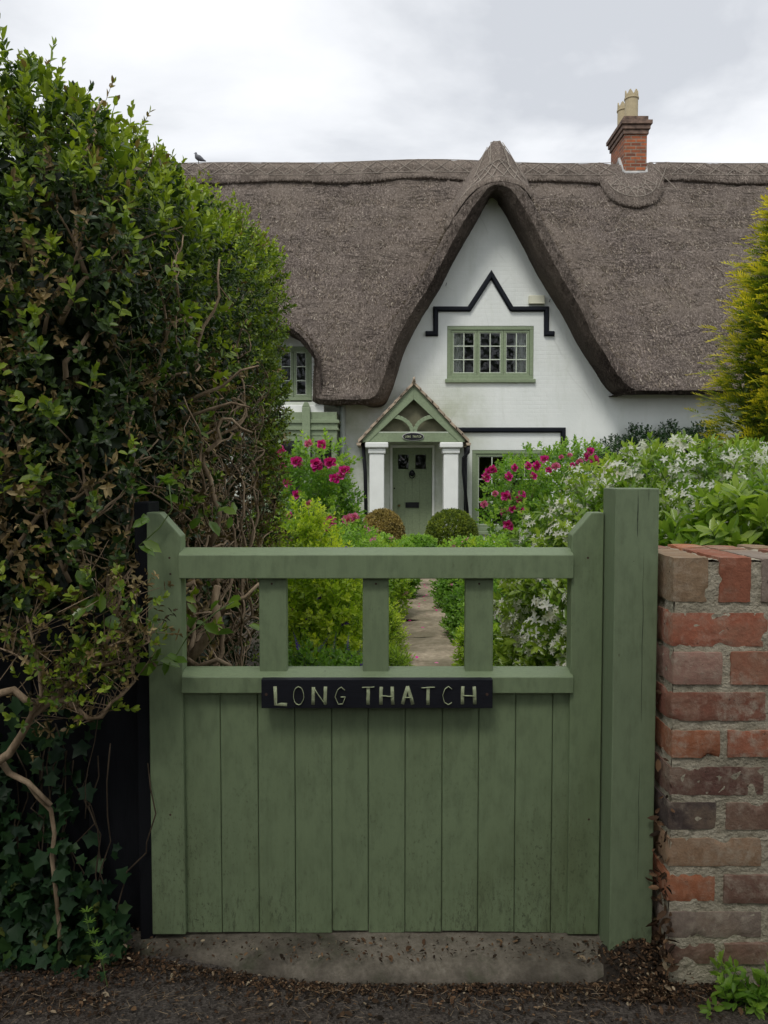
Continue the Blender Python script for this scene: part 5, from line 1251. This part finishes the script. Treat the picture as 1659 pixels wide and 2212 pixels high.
# ------------------------------------------------------------------ blossoms
def petal_mesh(name, kind, mat, seed=0):
    r = np.random.default_rng(seed); pos, ax, nr, sz, wd = [], [], [], [], 1.0
    if kind == 'rose':                         # a full ruffled bloom
        for i in range(46):
            a = i * 2.4 + r.normal() * .3; q = i / 46; t = R(86 * (1 - q) ** .75 - 4 + r.normal() * 9); d = np.array([math.cos(a) * math.cos(t), math.sin(a) * math.cos(t), math.sin(t)])
            pos.append(d * .012 + np.array([0, 0, .010])); ax.append(d + r.normal(size=3) * .18); nr.append(np.array([math.cos(a), math.sin(a), .5]) * -.6 + np.array([0, 0, .9]) + r.normal(size=3) * .45); sz.append((.022 + .020 * q) * r.uniform(.8, 1.1))
        wd = 1.1
    elif kind == 'star':
        for c_ in range(8):
            a0 = r.uniform(0, 2 * PI); rr = .038 * math.sqrt(r.random()); ce = np.array([rr * math.cos(a0), rr * math.sin(a0), .012 - rr * .4 + r.normal() * .004]); up = unit((ce * np.array([14, 14, 0]) + np.array([0, 0, .8]) + r.normal(size=3) * .25)[None])[0]; u = unit(np.cross(up, r.normal(size=3))[None])[0]; v = np.cross(up, u)
            for i in range(5):
                a = 2 * PI * i / 5; d = u * math.cos(a) + v * math.sin(a); pos.append(ce); ax.append(d + up * .25); nr.append(up); sz.append(.0165 * r.uniform(.85, 1.15))
        wd = .5
    elif kind == 'small':
        for c_ in range(5):
            ce = r.normal(size=3) * np.array([.02, .02, .012]); up = unit(r.normal(size=(1, 3)) + np.array([[0, 0, 1.0]]))[0]; u = unit(np.cross(up, r.normal(size=3))[None])[0]; v = np.cross(up, u)
            for i in range(6): a = 2 * PI * i / 6; pos.append(ce); ax.append(u * math.cos(a) + v * math.sin(a) + up * .5); nr.append(up); sz.append(.013)
        wd = .8
    elif kind == 'spike':
        for i in range(34): t = i / 34; a = i * 2.4; pos.append([0, 0, .14 * t]); ax.append([math.cos(a), math.sin(a), .4]); nr.append([0, 0, 1.]); sz.append(.016 * (1.1 - t))
        wd = .8
    n = len(pos); o = leaf_mesh(name, np.array(pos), np.array(ax, float), np.array(nr, float), np.array(sz), wd, r.random(n), mat, None, 'oval', -.25 if kind == 'rose' else .1)
    me = o.data; bpy.data.objects.remove(o); return me
ROSE = [petal_mesh('rose', 'rose', M['rose'] if i != 2 else M['rose_faded'], i) for i in range(4)]; STAR = [petal_mesh('star', 'star', M['white_petal'], i) for i in range(4)]
PINKF = [petal_mesh('pinkf', 'small', M['pink'], i) for i in range(2)]; PURP = [petal_mesh('purplef', 'small', M['purple'], i) for i in range(2)]; SPIKE = [petal_mesh('spike', 'spike', M['purple'], 1)]
def blossom(root, name, meshes, pts, nrm, smin=.8, smax_=1.2):
    off = origin(root)
    for p, n in zip(pts, nrm):
        o = bpy.data.objects.new(name, random.choice(meshes)); C.objects.link(o); o.parent = root; o.location = Vector(p) - off
        q = Vector(n).to_track_quat('Z', 'Y'); o.rotation_mode = 'QUATERNION'; o.rotation_quaternion = q; s_ = random.uniform(smin, smax_); o.scale = (s_, s_, s_)
def facing(p, nr, r, n, rmin=.9, cam_w=.6):
    v = unit(np.array([0, 0, CAMZ]) - p); sc = (nr * v).sum(1); k = np.where((r > rmin) & (sc > .1) | (r > rmin) & (nr[:, 2] > .6))[0]
    k = RNG.permutation(k)[:n]; return p[k] + nr[k] * .042, unit(nr[k] + v[k] * cam_w + RNG.normal(size=(len(k), 3)) * .25)

# ------------------------------------------------------------------ planting
def B(px, py, Y, rx, ry, rz): q = P(px, py, Y); return (q.x, q.y, q.z, rx, ry, rz)
# magenta rose left of the porch
gz_ = lambda Y: ground_z(0, Y)
blobs = [B(690, 1010, 6.5, .26, .28, .24), B(650, 1060, 6.4, .24, .28, .26), B(715, 1085, 6.6, .22, .25, .24), B(690, 1130, 6.5, .34, .3, .3), B(740, 1150, 6.5, .18, .25, .2), (-.55, 6.5, .2, .36, .3, .3)]
root, p, nr, r = bush('rose_bush', 'tall rose bush with large magenta blooms left of the porch', 'rose bush', (-.55, 6.5, gz_(6.5)), blobs, 1000, 'rose_leaf', .046, .62, .09, 3, up=.5, stem='bark_dark', inner=.35, lightness=.12)
fx = [(697,961),(611,976),(650,1004),(686,1010),(743,1019),(712,1000),(682,1003),(640,998),(722,1035),(710,1145),(712,1128),(622,1045),(668,960),(613,1010),(765,1120),(752,1125),(640,1070),(735,1028),(668,1092),(628,1115)]
v_ = [Vector((.0, -1, .35)) + Vector((random.gauss(0, .3), 0, random.gauss(0, .2))) for _ in fx]
blossom(root, 'rose_bloom', ROSE, [P(a, b, 6.17) for a, b in fx], v_, .65, 1.25)
# roses right of the porch
blobs = [B(1115, 1055, 7.4, .28, .35, .24), B(1170, 1030, 7.6, .42, .38, .28), B(1250, 1010, 7.8, .38, .35, .22), B(1110, 1118, 7.2, .30, .3, .26), B(1190, 1100, 7.4, .4, .35, .3), (1.35, 7.4, .22, .5, .35, .35)]
root, p, nr, r = bush('rose_bush', 'wide rose bush with magenta blooms under the lower window', 'rose bush', (1.4, 7.5, gz_(7.5)), blobs, 1350, 'rose_leaf', .046, .62, .09, 3, up=.5, stem='bark_dark', inner=.4, lightness=.12)
fx = [(1048,1033),(1094,1072),(1068,1068),(1117,1080),(1126,1068),(1123,1100),(1107,1100),(1090,1108),(1158,1005),(1175,994),(1212,988),(1236,1005),(1262,988),(1272,978),(1250,998),(1285,995),(1098,1030),(1065,1012),(1054,1020),(1140,1008),(1200,1010),(1290,1000),(1110,1010),(1230,985),(1045,1090),(1150,1030),(1185,1015),(1097,1135)]
v_ = [Vector((.0, -1, .35)) + Vector((random.gauss(0, .3), 0, random.gauss(0, .2))) for _ in fx]
blossom(root, 'rose_bloom', ROSE, [P(a, b, 7.06) for a, b in fx], v_, .5, 1.15)
# dark climbing rose against the wall
blobs = [B(1330, 985, 14.72, .35, .2, .32), B(1400, 968, 14.72, .5, .2, .30), B(1460, 975, 14.72, .5, .2, .33), B(1520, 960, 14.72, .35, .2, .38), B(1420, 1030, 14.7, .8, .25, .4), (5.0, 14.65, .35, .8, .3, .45), (4.4, 14.65, .3, .45, .25, .4), (5.7, 14.6, .4, .6, .3, .5), B(1300, 1010, 14.72, .25, .15, .2), B(1380, 940, 14.72, .16, .12, .16), B(1445, 935, 14.72, .14, .12, .2)]
bush('wall_shrub', 'dark green climbing shrub spread against the white wall at the right', 'shrub', (5.1, 14.7, GZ), blobs, 3400, 'dark_rose_leaf', .055, .6, .12, 3, stem='bark_dark', inner=.3)
# clipped balls either side of the porch step
def topiary(px, w_, label, mat, hz=.38):
    Y = 12.6; x = PX(px, Y); rr = w_ / 2; zc_ = gz_(Y) + hz
    root = empty('topiary_ball', (x, Y, gz_(Y)), label, 'topiary', 'clipped topiary balls by the porch'); n = 8500; d = rdir(n); d = d[d[:, 2] > -.8]
    p = np.array([x, Y, zc_]) + d * np.array([rr, rr, hz * 1.02]) * (1 + .03 * lump(d, 7, px))[:, None] * (RNG.uniform(.72, 1.0, len(d)) ** .6)[:, None]
    s_ = sprigs(p, d + RNG.normal(size=d.shape) * .4, .03, 2, .024, .62, 55, rnd=np.clip(.45 + .3 * lump(d, 5, px) + .25 * RNG.normal(size=len(d)), 0, 1)); leaf_mesh('foliage', *s_[:6], M[mat], root)
    m = MB(); m.tube([(x, Y, gz_(Y) - .03), (x + .01, Y, zc_)], .03, 7); m.build('stem', M['bark_dark'], root)
topiary(826, .68, 'bronze brown clipped topiary ball left of the front door', 'topiary_brown', .385)
topiary(976, .80, 'green clipped topiary ball right of the front door', 'topiary_green', .385)

# white-flowered shrub just behind the gate post
blobs = [(.92, 2.95, .30, .50, .45, .45), (1.0, 3.0, .72, .50, .48, .40), (1.25, 3.15, .95, .50, .50, .30), (.80, 2.9, .62, .34, .4, .34), (1.65, 3.3, .92, .5, .5, .33), (.70, 2.85, .25, .26, .35, .35)]
root, p, nr, r = bush('mexican_orange_bush', 'rounded evergreen shrub covered in small white star flowers behind the gate', 'flowering shrub', (1.05, 3.0, gz_(3)), blobs, 4600, 'choisya', .050, .40, .06, 3, up=.45, stem='bark_dark', inner=.6, lightness=.08)
a_, b2 = facing(p, nr, r, 99, .93, .9)
blossom(root, 'flower_cluster', STAR, a_, b2, 1.0, 1.5)
a_, b2 = facing(p, nr, r, 430, .9, .9); st_ = [np.array([v.co[:] for v in me.vertices]) for me in STAR]; V_, F_, c0 = [], [], 0
for q, n_ in zip(a_, b2):
    rot = np.array(Vector(n_).to_track_quat('Z', 'Y').to_matrix()); me = random.choice(STAR); vv = np.array([v.co[:] for v in me.vertices]) @ rot.T * RNG.uniform(.7, 1.1) + q; V_.append(vv); F_.append(np.array([pl_.vertices[:] for pl_ in me.polygons]) + c0); c0 += len(vv)
V_ = np.concatenate(V_); F_ = np.concatenate(F_); raw_mesh('small_flowers', V_, F_.ravel(), np.full(len(F_), 4), M['white_petal'], root, {'rnd': RNG.random(len(V_))})['kind'] = 'stuff'
# broad glossy shrub over the brick wall
blobs = [(1.22, 2.42, .78, .34, .28, .33), (1.55, 2.50, .80, .42, .30, .34), (2.0, 2.6, .80, .45, .32, .34), (1.0, 2.40, .70, .22, .22, .28), (1.4, 2.4, .4, .6, .25, .35)]
root, p, nr, r = bush('glossy_shrub', 'bright green glossy leaved shrub leaning over the brick wall', 'shrub', (1.45, 2.48, gz_(2.5)), blobs, 1900, 'choisya', .074, .42, .05, 3, up=.7, stem='bark_dark', inner=.6, spread=62, lightness=.14, curl=.2)
# golden conifer at the right edge
con = empty('golden_conifer', (3.3, 5.6, gz_(5.6)), 'golden yellow conifer with feathery sprays at the right edge', 'conifer'); n = 17000
h = RNG.random(n) ** .8; zz_ = -.1 + 4.15 * h; rad = np.interp(zz_, [0, 1, 2, 2.6, 3.2, 4.05], [.62, .76, .76, .62, .36, .04]); an = RNG.uniform(0, 2 * PI, n); rad = rad * (1 + .13 * np.sin(an * 5 + zz_ * 4) + .10 * np.sin(an * 9 - zz_ * 7)) * (RF := RNG.uniform(.70, 1.04, n))
d = np.stack([np.cos(an), np.sin(an), np.zeros(n)], 1); p = np.array([3.3, 5.6, 0]) + d * rad[:, None] + np.stack([0 * h, 0 * h, zz_], 1); ax_ = unit(d + np.array([0, 0, .55]) + RNG.normal(size=d.shape) * .3); side = unit(np.cross(ax_, np.array([0, 0, 1.]) + RNG.normal(size=d.shape) * .3))
pos, axs, nrs, szs, rn = [], [], [], [], []; k_ = 11; Ls = RNG.uniform(.06, .15, n); cl_ = lump(p, 9, 2) * .6 + lump(p, 19, 5) * .5; p = p + d * (.10 * cl_)[:, None]; core = RNG.random(n) * .16 + .10 + 1.0 * np.clip(RF - .75, 0, 1) + .30 * cl_
for j in range(k_):
    t = j / (k_ - 1); s_ = 1 if j % 2 else -1; dirn = ax_ if j == k_ - 1 else unit(ax_ + side * s_ * (.85 - .35 * t) + np.array([0, 0, -.12 * (1 - t)]))
    pos.append(p + ax_ * (Ls * t * .95)[:, None] + np.array([0, 0, -.03]) * (t * t)); axs.append(dirn); nrs.append(np.cross(ax_, side) + RNG.normal(size=d.shape) * .2); szs.append(Ls * (.42 - .16 * t)); rn.append(core + .50 * t - .05)
leaf_mesh('foliage', np.concatenate(pos), np.concatenate(axs), np.concatenate(nrs), np.concatenate(szs), .30, np.concatenate(rn), M['conifer'], con, 'thin')
n = 9000; h = RNG.random(n); an = RNG.uniform(0, 2 * PI, n); rad = np.interp(h * 4, [0, 1, 2, 2.6, 3.2, 4], [.54, .68, .68, .54, .28, .03]) * RNG.uniform(.6, 1, n); p = np.stack([3.3 + np.cos(an) * rad, 5.6 + np.sin(an) * rad, 4.0 * h], 1); leaf_mesh('inner_foliage', p, rdir(n), rdir(n), .14, .3, RNG.random(n) * .3, M['conifer'], con, 'thin')
m = MB(); m.tube([(3.3, 5.6, -.1), (3.18, 5.6, 1.5), (3.3, 5.6, 3.8)], [.07, .05, .012], 8)
for i in range(60): a = random.uniform(0, 2 * PI); z_ = random.uniform(.1, 3.4); L_ = float(np.interp(z_, [0, 1.5, 4], [.6, .62, .15])); m.tube([(3.3, 5.6, z_), (3.3 + math.cos(a) * L_ * .6, 5.6 + math.sin(a) * L_ * .6, z_ + .08), (3.3 + math.cos(a) * L_, 5.6 + math.sin(a) * L_, z_ + .25)], [.012, .008, .003], 5)
m.build('trunk', M['bark_dark'], con, smooth=True)

# border plants, each a clump of its own
def clump(name, label, cat, px, Y, w_, h_, mat, n, leaf, wid=.5, fl=None, nf=0, x=None, group=None, d_=None, L=.07, tpl='oval', up=.8, light=.05, smin=.8, smax_=1.2, pairs=3):
    x = PX(px, Y) if x is None else x; g0 = gz_(Y); d_ = d_ or w_
    blobs = [(x, Y, g0 + h_ * .35, w_ * .5, d_ * .5, h_ * .5), (x - w_ * .22, Y + .05, g0 + h_ * .55, w_ * .3, d_ * .3, h_ * .42), (x + w_ * .2, Y - .05, g0 + h_ * .6, w_ * .3, d_ * .3, h_ * .40), (x + w_ * .05, Y, g0 + h_ * .7, w_ * .28, d_ * .3, h_ * .32)]
    root, p, nr, r = bush(name, label, cat, (x, Y, g0), blobs, n if tpl == 'thin' else int(n * .62), mat, leaf if tpl == 'thin' else leaf * 1.32, wid, L, pairs, tpl, up, group, 'stem_green', 10, .35, lightness=light)
    if fl:
        a_, b_ = facing(p, nr, r, nf, .85, .4)
        if len(a_): blossom(root, fl[0], fl[1], a_ + np.array([0, 0, .02]), b_, smin, smax_)
    return root
clump('spiraea', 'lime yellow leafy shrub under the magenta rose bush', 'shrub', 652, 5.2, .52, .98, 'lime_leaf', 2300, .026, .55, light=.12)
clump('spiraea', 'yellow green fine leaved shrub seen through the left gate opening', 'shrub', 690, 4.2, .56, .78, 'lime_leaf', 1900, .028, .5, ('violet_flower', PURP), 9, light=.14)
clump('catmint', 'green clump with dark violet flower spikes low behind the gate', 'perennial', 745, 3.35, .36, .34, 'bed_leaf', 1300, .028, .45, ('violet_spike', SPIKE), 22, light=-.12, smin=.6, smax_=1.0)
clump('catmint', 'green clump with violet flowers low beside the hedge foot', 'perennial', 645, 3.3, .34, .36, 'bed_leaf', 1100, .028, .45, ('violet_spike', SPIKE), 12, light=-.12, smin=.6, smax_=1.0)
clump('border_perennial', 'yellow green feathery plant against the left path edge', 'perennial', 815, 4.6, .26, .40, 'lime_leaf', 1100, .03, .25, light=-.05, tpl='thin')
clump('border_perennial', 'fine grassy plant leaning on the path beside the middle bar of the gate', 'perennial', 838, 3.9, .20, .26, 'lime_leaf', 700, .035, .2, light=-.1, tpl='thin')
clump('border_perennial', 'dark green leafy clump hanging over the left path edge', 'perennial', 846, 7.6, .44, .46, 'bed_leaf', 1500, .045, .5, ('pink_flower', PINKF), 5, light=-.1)
clump('border_perennial', 'mid green bushy plant in the left bed near the rose', 'perennial', 745, 5.8, .62, .80, 'bed_leaf', 2300, .030, .5, ('pink_flower', PINKF), 10, light=.10)
clump('border_perennial', 'bright green spreading plant left of the path middle', 'perennial', 800, 6.4, .60, .66, 'lime_leaf', 2000, .028, .5, ('pink_flower', PINKF), 6, light=-.05)
clump('aquilegia', 'airy green plant with pale pink flowers before the bronze topiary ball', 'perennial', 790, 9.0, .75, .58, 'bed_leaf', 2000, .036, .6, ('pink_flower', PINKF), 30, light=.15, smin=.9, smax_=1.5)
clump('aquilegia', 'airy green plant with pink flowers before the green topiary ball', 'perennial', 1010, 8.4, .60, .55, 'bed_leaf', 1900, .036, .6, ('pink_flower', PINKF), 26, light=.15, smin=.9, smax_=1.6)
clump('border_perennial', 'bright green feathery plant right of the far path', 'perennial', 1065, 7.0, .60, .62, 'lime_leaf', 2200, .028, .5, ('pink_flower', PINKF), 6, light=-.05)
clump('border_perennial', 'green plant with a few pink flowers right of the path bend', 'perennial', 985, 6.9, .34, .38, 'bed_leaf', 1100, .030, .5, ('pink_flower', PINKF), 12, light=.0)
clump('border_perennial', 'green leafy mound on the right path edge', 'perennial', 1020, 5.6, .34, .36, 'bed_leaf', 1300, .028, .55, light=-.02)
clump('border_perennial', 'lime edged low plant at the near right path edge', 'perennial', 1045, 4.5, .22, .26, 'lime_leaf', 800, .03, .4, light=.0)
clump('border_perennial', 'leafy green plant between the path and the white flowered shrub', 'perennial', 1085, 5.0, .42, .50, 'bed_leaf', 1500, .030, .5, light=.0)
clump('sea_thrift', 'low plant with round pink flower heads beside the right gate bar', 'perennial', 1100, 3.15, .34, .24, 'bed_leaf', 1000, .022, .3, ('pink_flower', PINKF), 16, light=.0)
clump('border_perennial', 'broad green filler plant behind the white flowered shrub', 'perennial', 1120, 5.8, .8, .72, 'bed_leaf', 2200, .034, .5, light=.08)
for px_, Y_, w_, h_, lb in ((905, 10.8, .5, .42, 'small leafy plant beside the path near the green topiary ball'), (862, 10.4, .4, .35, 'small leafy plant beside the path near the bronze topiary ball'), (600, 8.5, .9, .8, 'green bush behind the tall rose, under the bay window'), (1230, 10.0, 1.6, .9, 'broad green bush in the far right bed under the window'), (1450, 9.5, 2.2, 1.0, 'broad green bush in the far right bed near the conifer')):
    clump('border_shrub', lb, 'shrub', px_, Y_, w_, h_, 'bed_leaf', int(1500 + 900 * w_), .04, .5, light=.05)

# low ground cover in the beds
n = 17000; Yg = 2.5 + 11.8 * RNG.random(n) ** 1.2; xg = RNG.uniform(-.5, 1, n); xg = np.where(RNG.random(n) < .5, -.55 + (np.interp(Yg, [4, 9, 14], [.10, .17, .30]) + .55) * RNG.random(n), np.interp(Yg, [4, 9, 14], [.50, .58, .82]) + RNG.random(n) * np.interp(Yg, [3, 14], [1.2, 4.5]))
xg = np.where((Yg > 7) & (RNG.random(n) < .45), RNG.uniform(-4.5, -.3, n), xg)
g0 = np.interp(Yg, [1.72, 2.2, 3.0, 13.0], [-.045, -.02, -.01, -.20]); pg = np.stack([xg, Yg, g0 + .01], 1)
keep = ~((np.abs(xg - np.interp(Yg, [1.9, 4.65, 6.3, 7.5, 9.2, 11.5, 14.9], [.2, .285, .3, .325, .38, .45, .54])) < .24)); pg = pg[keep]
s_ = sprigs(pg, RNG.normal(size=pg.shape) * .5 + np.array([0, 0, 1]), RNG.uniform(.05, .16, len(pg)), 4, RNG.uniform(.025, .045, len(pg)), .5, 50, rnd=np.clip(.4 + .3 * lump(pg, 4, 2) + .2 * RNG.normal(size=len(pg)), 0, 1))
tag(leaf_mesh('ground_cover', *s_[:6], M['bed_leaf'], None), 'low green plants covering the beds beside the path', 'ground cover', kind='stuff')

# weeds at the foot of the wall, litter on the lane
def weed(px, py, h_, label):
    q = P(px, py, 1.66); root = empty('lane_weed', (q.x, 1.66, -.03), label, 'weed', 'weeds at the foot of the wall'); n = 7; pb = np.array([[q.x, 1.66, -.03]]) + RNG.normal(size=(n, 3)) * np.array([.012, .008, 0])
    s_ = sprigs(pb, RNG.normal(size=(n, 3)) * .45 + np.array([0, -.1, 1]), h_ * RNG.uniform(.7, 1.1, n), 4, .034, .45, 60, rnd=.45 + .4 * RNG.random(n)); leaf_mesh('foliage', *s_[:6], M['bed_leaf'], root, 'oval', .25); stems_mesh('stem', *s_[6], .0016, .001, M['stem_green'], root)
weed(1578, 2060, .085, 'small green weed at the foot of the brick wall, nearer the gate'); weed(1640, 2090, .12, 'larger green weed at the foot of the brick wall at the right edge'); weed(1612, 2125, .06, 'low green weed growing out of the lane edge')
q = P(195, 2000, 1.70); mm_ = MB(); mm_.grid([[(x_, y_, -.05 + .105 * math.exp(-((x_ - .60) / .10) ** 2 - ((y_ - 1.80) / .07) ** 2) + .006 * noise.noise(Vector((x_ * 40, y_ * 40, 0)))) for x_ in np.arange(.40, .80, .014)] for y_ in np.arange(1.60, 1.90, .014)]); tag(mm_.build('soil_heap', M['rubber_soil'], smooth=True), 'dark heap of crumbly leaf mould at the foot of the green gate post', 'leaf mould', kind='stuff')
root = empty('cleavers', (q.x, 1.72, -.03), 'thin green cleavers stem with whorled leaves beside the ivy', 'weed'); st_pts = [(q.x + .03, 1.72, -.03), (q.x + .02, 1.71, .05), (q.x, 1.70, .10), (q.x - .01, 1.70, .16)]
m = MB(); m.tube(st_pts, .0012, 5); m.build('stem', M['stem_green'], root); pos, axs = [], []
for z_ in (.05, .08, .11, .135, .16):
    for i in range(7): a = 2 * PI * i / 7; pos.append((q.x + .02 - (z_ - .05) * .27, 1.705, z_)); axs.append((math.cos(a), math.sin(a) * .8, .35))
leaf_mesh('foliage', np.array(pos), np.array(axs), np.tile([0, 0, 1.], (len(pos), 1)), .017, .28, np.full(len(pos), .6), M['bed_leaf'], root)

n = 12000; xl = RNG.uniform(-1.3, 1.5, n); yl = 1.735 + .12 * sstep(-.05, -.8, xl) - np.abs(RNG.normal(0, .05, n) * RNG.choice([.5, 1, 2.4], n, p=[.45, .35, .2])) - .01; zl = np.full(n, -.021)
k = RNG.random(n); cornerL = k < .22; xl = np.where(cornerL, RNG.uniform(-1.2, -.60, n), xl); yl = np.where(cornerL, RNG.uniform(1.62, 1.90, n), yl)
cR = (k > .22) & (k < .36); xl = np.where(cR, .60 + RNG.normal(0, .045, n), xl); yl = np.where(cR, RNG.uniform(1.66, 1.80, n), yl); zl = np.where(cR & (RNG.random(n) < .5), -.02 + np.abs(RNG.normal(0, .02, n)), zl)
onstep = (k > .36) & (k < .40); xl = np.where(onstep, RNG.uniform(-.7, .62, n), xl); yl = np.where(onstep, RNG.uniform(1.76, 1.85, n), yl); zl = np.where(onstep, .013, zl)
zl = np.where((~onstep) & (yl > 1.745 + .15 * sstep(-.05, -.8, xl)) & (xl > -.74) & (xl < .62), .013, zl)
zl = np.maximum(zl, -.045 + .105 * np.exp(-((xl - .60) / .10) ** 2 - ((yl - 1.80) / .07) ** 2)); pl3 = np.stack([xl, yl, zl], 1); dd = RNG.normal(size=pl3.shape) * np.array([1, 1, .18]); sz = RNG.uniform(.003, .012, n)
tag(leaf_mesh('leaf_litter', pl3, dd, RNG.normal(size=pl3.shape) * .35 + np.array([0, 0, 1]), sz * np.where(RNG.random(n) < .08, 1.8, 1), .6, RNG.random(n) ** 1.6, M['litter'], None, 'oval', .3), 'dead leaves and crumbs scattered along the lane edge', 'leaf litter', kind='stuff')
n = 500; xt = RNG.uniform(-1.2, 1.3, n); yt = 1.70 - np.abs(RNG.normal(0, .07, n)); a = RNG.uniform(0, PI, n); pt = np.stack([xt, yt, np.full(n, -.018)], 1); L_ = RNG.uniform(.008, .035, n)
tag(stems_mesh('twig_litter', pt, pt + np.stack([np.cos(a), np.sin(a) * .8, RNG.normal(0, .06, n)], 1) * L_[:, None], .0007, .0004, M['bark'], None), 'thin dry twigs and needles lying along the lane edge', 'twig litter', kind='stuff')
n = 120; pc_ = np.stack([.655 - .02 * RNG.random(n), RNG.uniform(1.70, 1.78, n), np.abs(RNG.normal(0, .20, n))], 1)
tag(leaf_mesh('caught_leaves', pc_, rdir(n), rdir(n), RNG.uniform(.012, .03, n), .5, RNG.random(n), M['litter'], None, 'oval', .4), 'dry brown leaves caught between the gate post and the brick wall', 'leaf litter', kind='stuff')
n = 26; pf_ = np.stack([RNG.uniform(.1, .5, n), RNG.uniform(4.3, 9, n), np.zeros(n)], 1); pf_[:, 2] = np.interp(pf_[:, 1], [3, 13], [-.01, -.2]) + .07
tag(leaf_mesh('fallen_petals', pf_, rdir(n) * np.array([1, 1, .1]), np.tile([0, 0, 1.], (n, 1)), .03, .8, RNG.random(n), M['rose'], None), 'magenta petals fallen on the stone path', 'petals', kind='stuff')

# ------------------------------------------------------------------ across the lane: unseen trees that shade the gate and show in the panes, and a hedge added for shade
M['tree_leaf'] = m_leaf('tree_leaves', [(0.0, G(0.02, 0.05, 0.012)), (0.6, G(0.045, 0.10, 0.018)), (1.0, G(0.09, 0.16, 0.03))], 0.15)
def lane_tree(x, y, h, blobs, label, n):
    root = empty('lane_tree', (x, y, -.05), label, 'tree', 'trees across the lane'); p, nr, r = blob_pts(blobs, n, .45, 1.5)
    leaf_mesh('crown', p, nr + rdir(len(p)) * .9, np.array([0, 0, 1.]) + rdir(len(p)) * .6, RNG.uniform(.16, .26, len(p)), .75, np.clip(.5 + .3 * RNG.normal(size=len(p)), 0, 1), M['tree_leaf'], root)
    m = MB(); m.tube([(x, y, -.1), (x + .05, y, 1.2), (x - .05, y + .1, h * .5), (x, y, h * .85)], [.30, .22, .17, .06], 12)
    for b in blobs:
        for k in range(3): t = Vector(b[:3]) + Vector((random.uniform(-.5, .5) * b[3], random.uniform(-.5, .5) * b[4], random.uniform(-.2, .4) * b[5])); a_ = Vector((x, y, h * random.uniform(.35, .6))); m.tube([a_, a_.lerp(t, .5) + Vector((0, 0, .3)), t], [.11, .07, .02], 7)
    m.build('trunk', M['bark_dark'], root, smooth=True)
lane_tree(-2.2, -4.6, 7.5, [(-3.2, -4.0, 5.6, 3.0, 3.4, 1.9), (-1.2, -3.8, 6.4, 2.8, 3.4, 1.8), (-2.4, -5.5, 6.8, 3.2, 2.6, 2.2)], 'broad dark tree across the lane, the one facing the hedge', 3000)
lane_tree(2.6, -4.8, 7.0, [(1.6, -3.8, 5.5, 2.8, 3.2, 1.8), (3.8, -4.2, 5.9, 2.8, 3.2, 1.9), (2.6, -5.6, 6.6, 3.2, 2.4, 2.2)], 'broad dark tree across the lane, the one facing the brick wall', 3000)
root = empty('shade_hedge', (0, -2.9, -.05), 'clipped dark hedge along the other side of the lane', 'hedge'); n = 16000  # out of view, added close by to darken the lower gate
p = np.stack([RNG.uniform(-9, 9, n), -2.9 + RNG.uniform(-.55, .55, n), RNG.uniform(0, 2.3, n)], 1); leaf_mesh('foliage', p, rdir(n), rdir(n), RNG.uniform(.12, .2, n), .7, RNG.random(n), M['tree_leaf'], root)
m = MB()
for k in range(16): x_ = -8.5 + k * 1.12; m.tube([(x_, -2.9, -.1), (x_ + .1, -2.85, 1.0), (x_, -2.9, 2.0)], [.04, .03, .01], 6)
m.build('stem', M['bark_dark'], root)
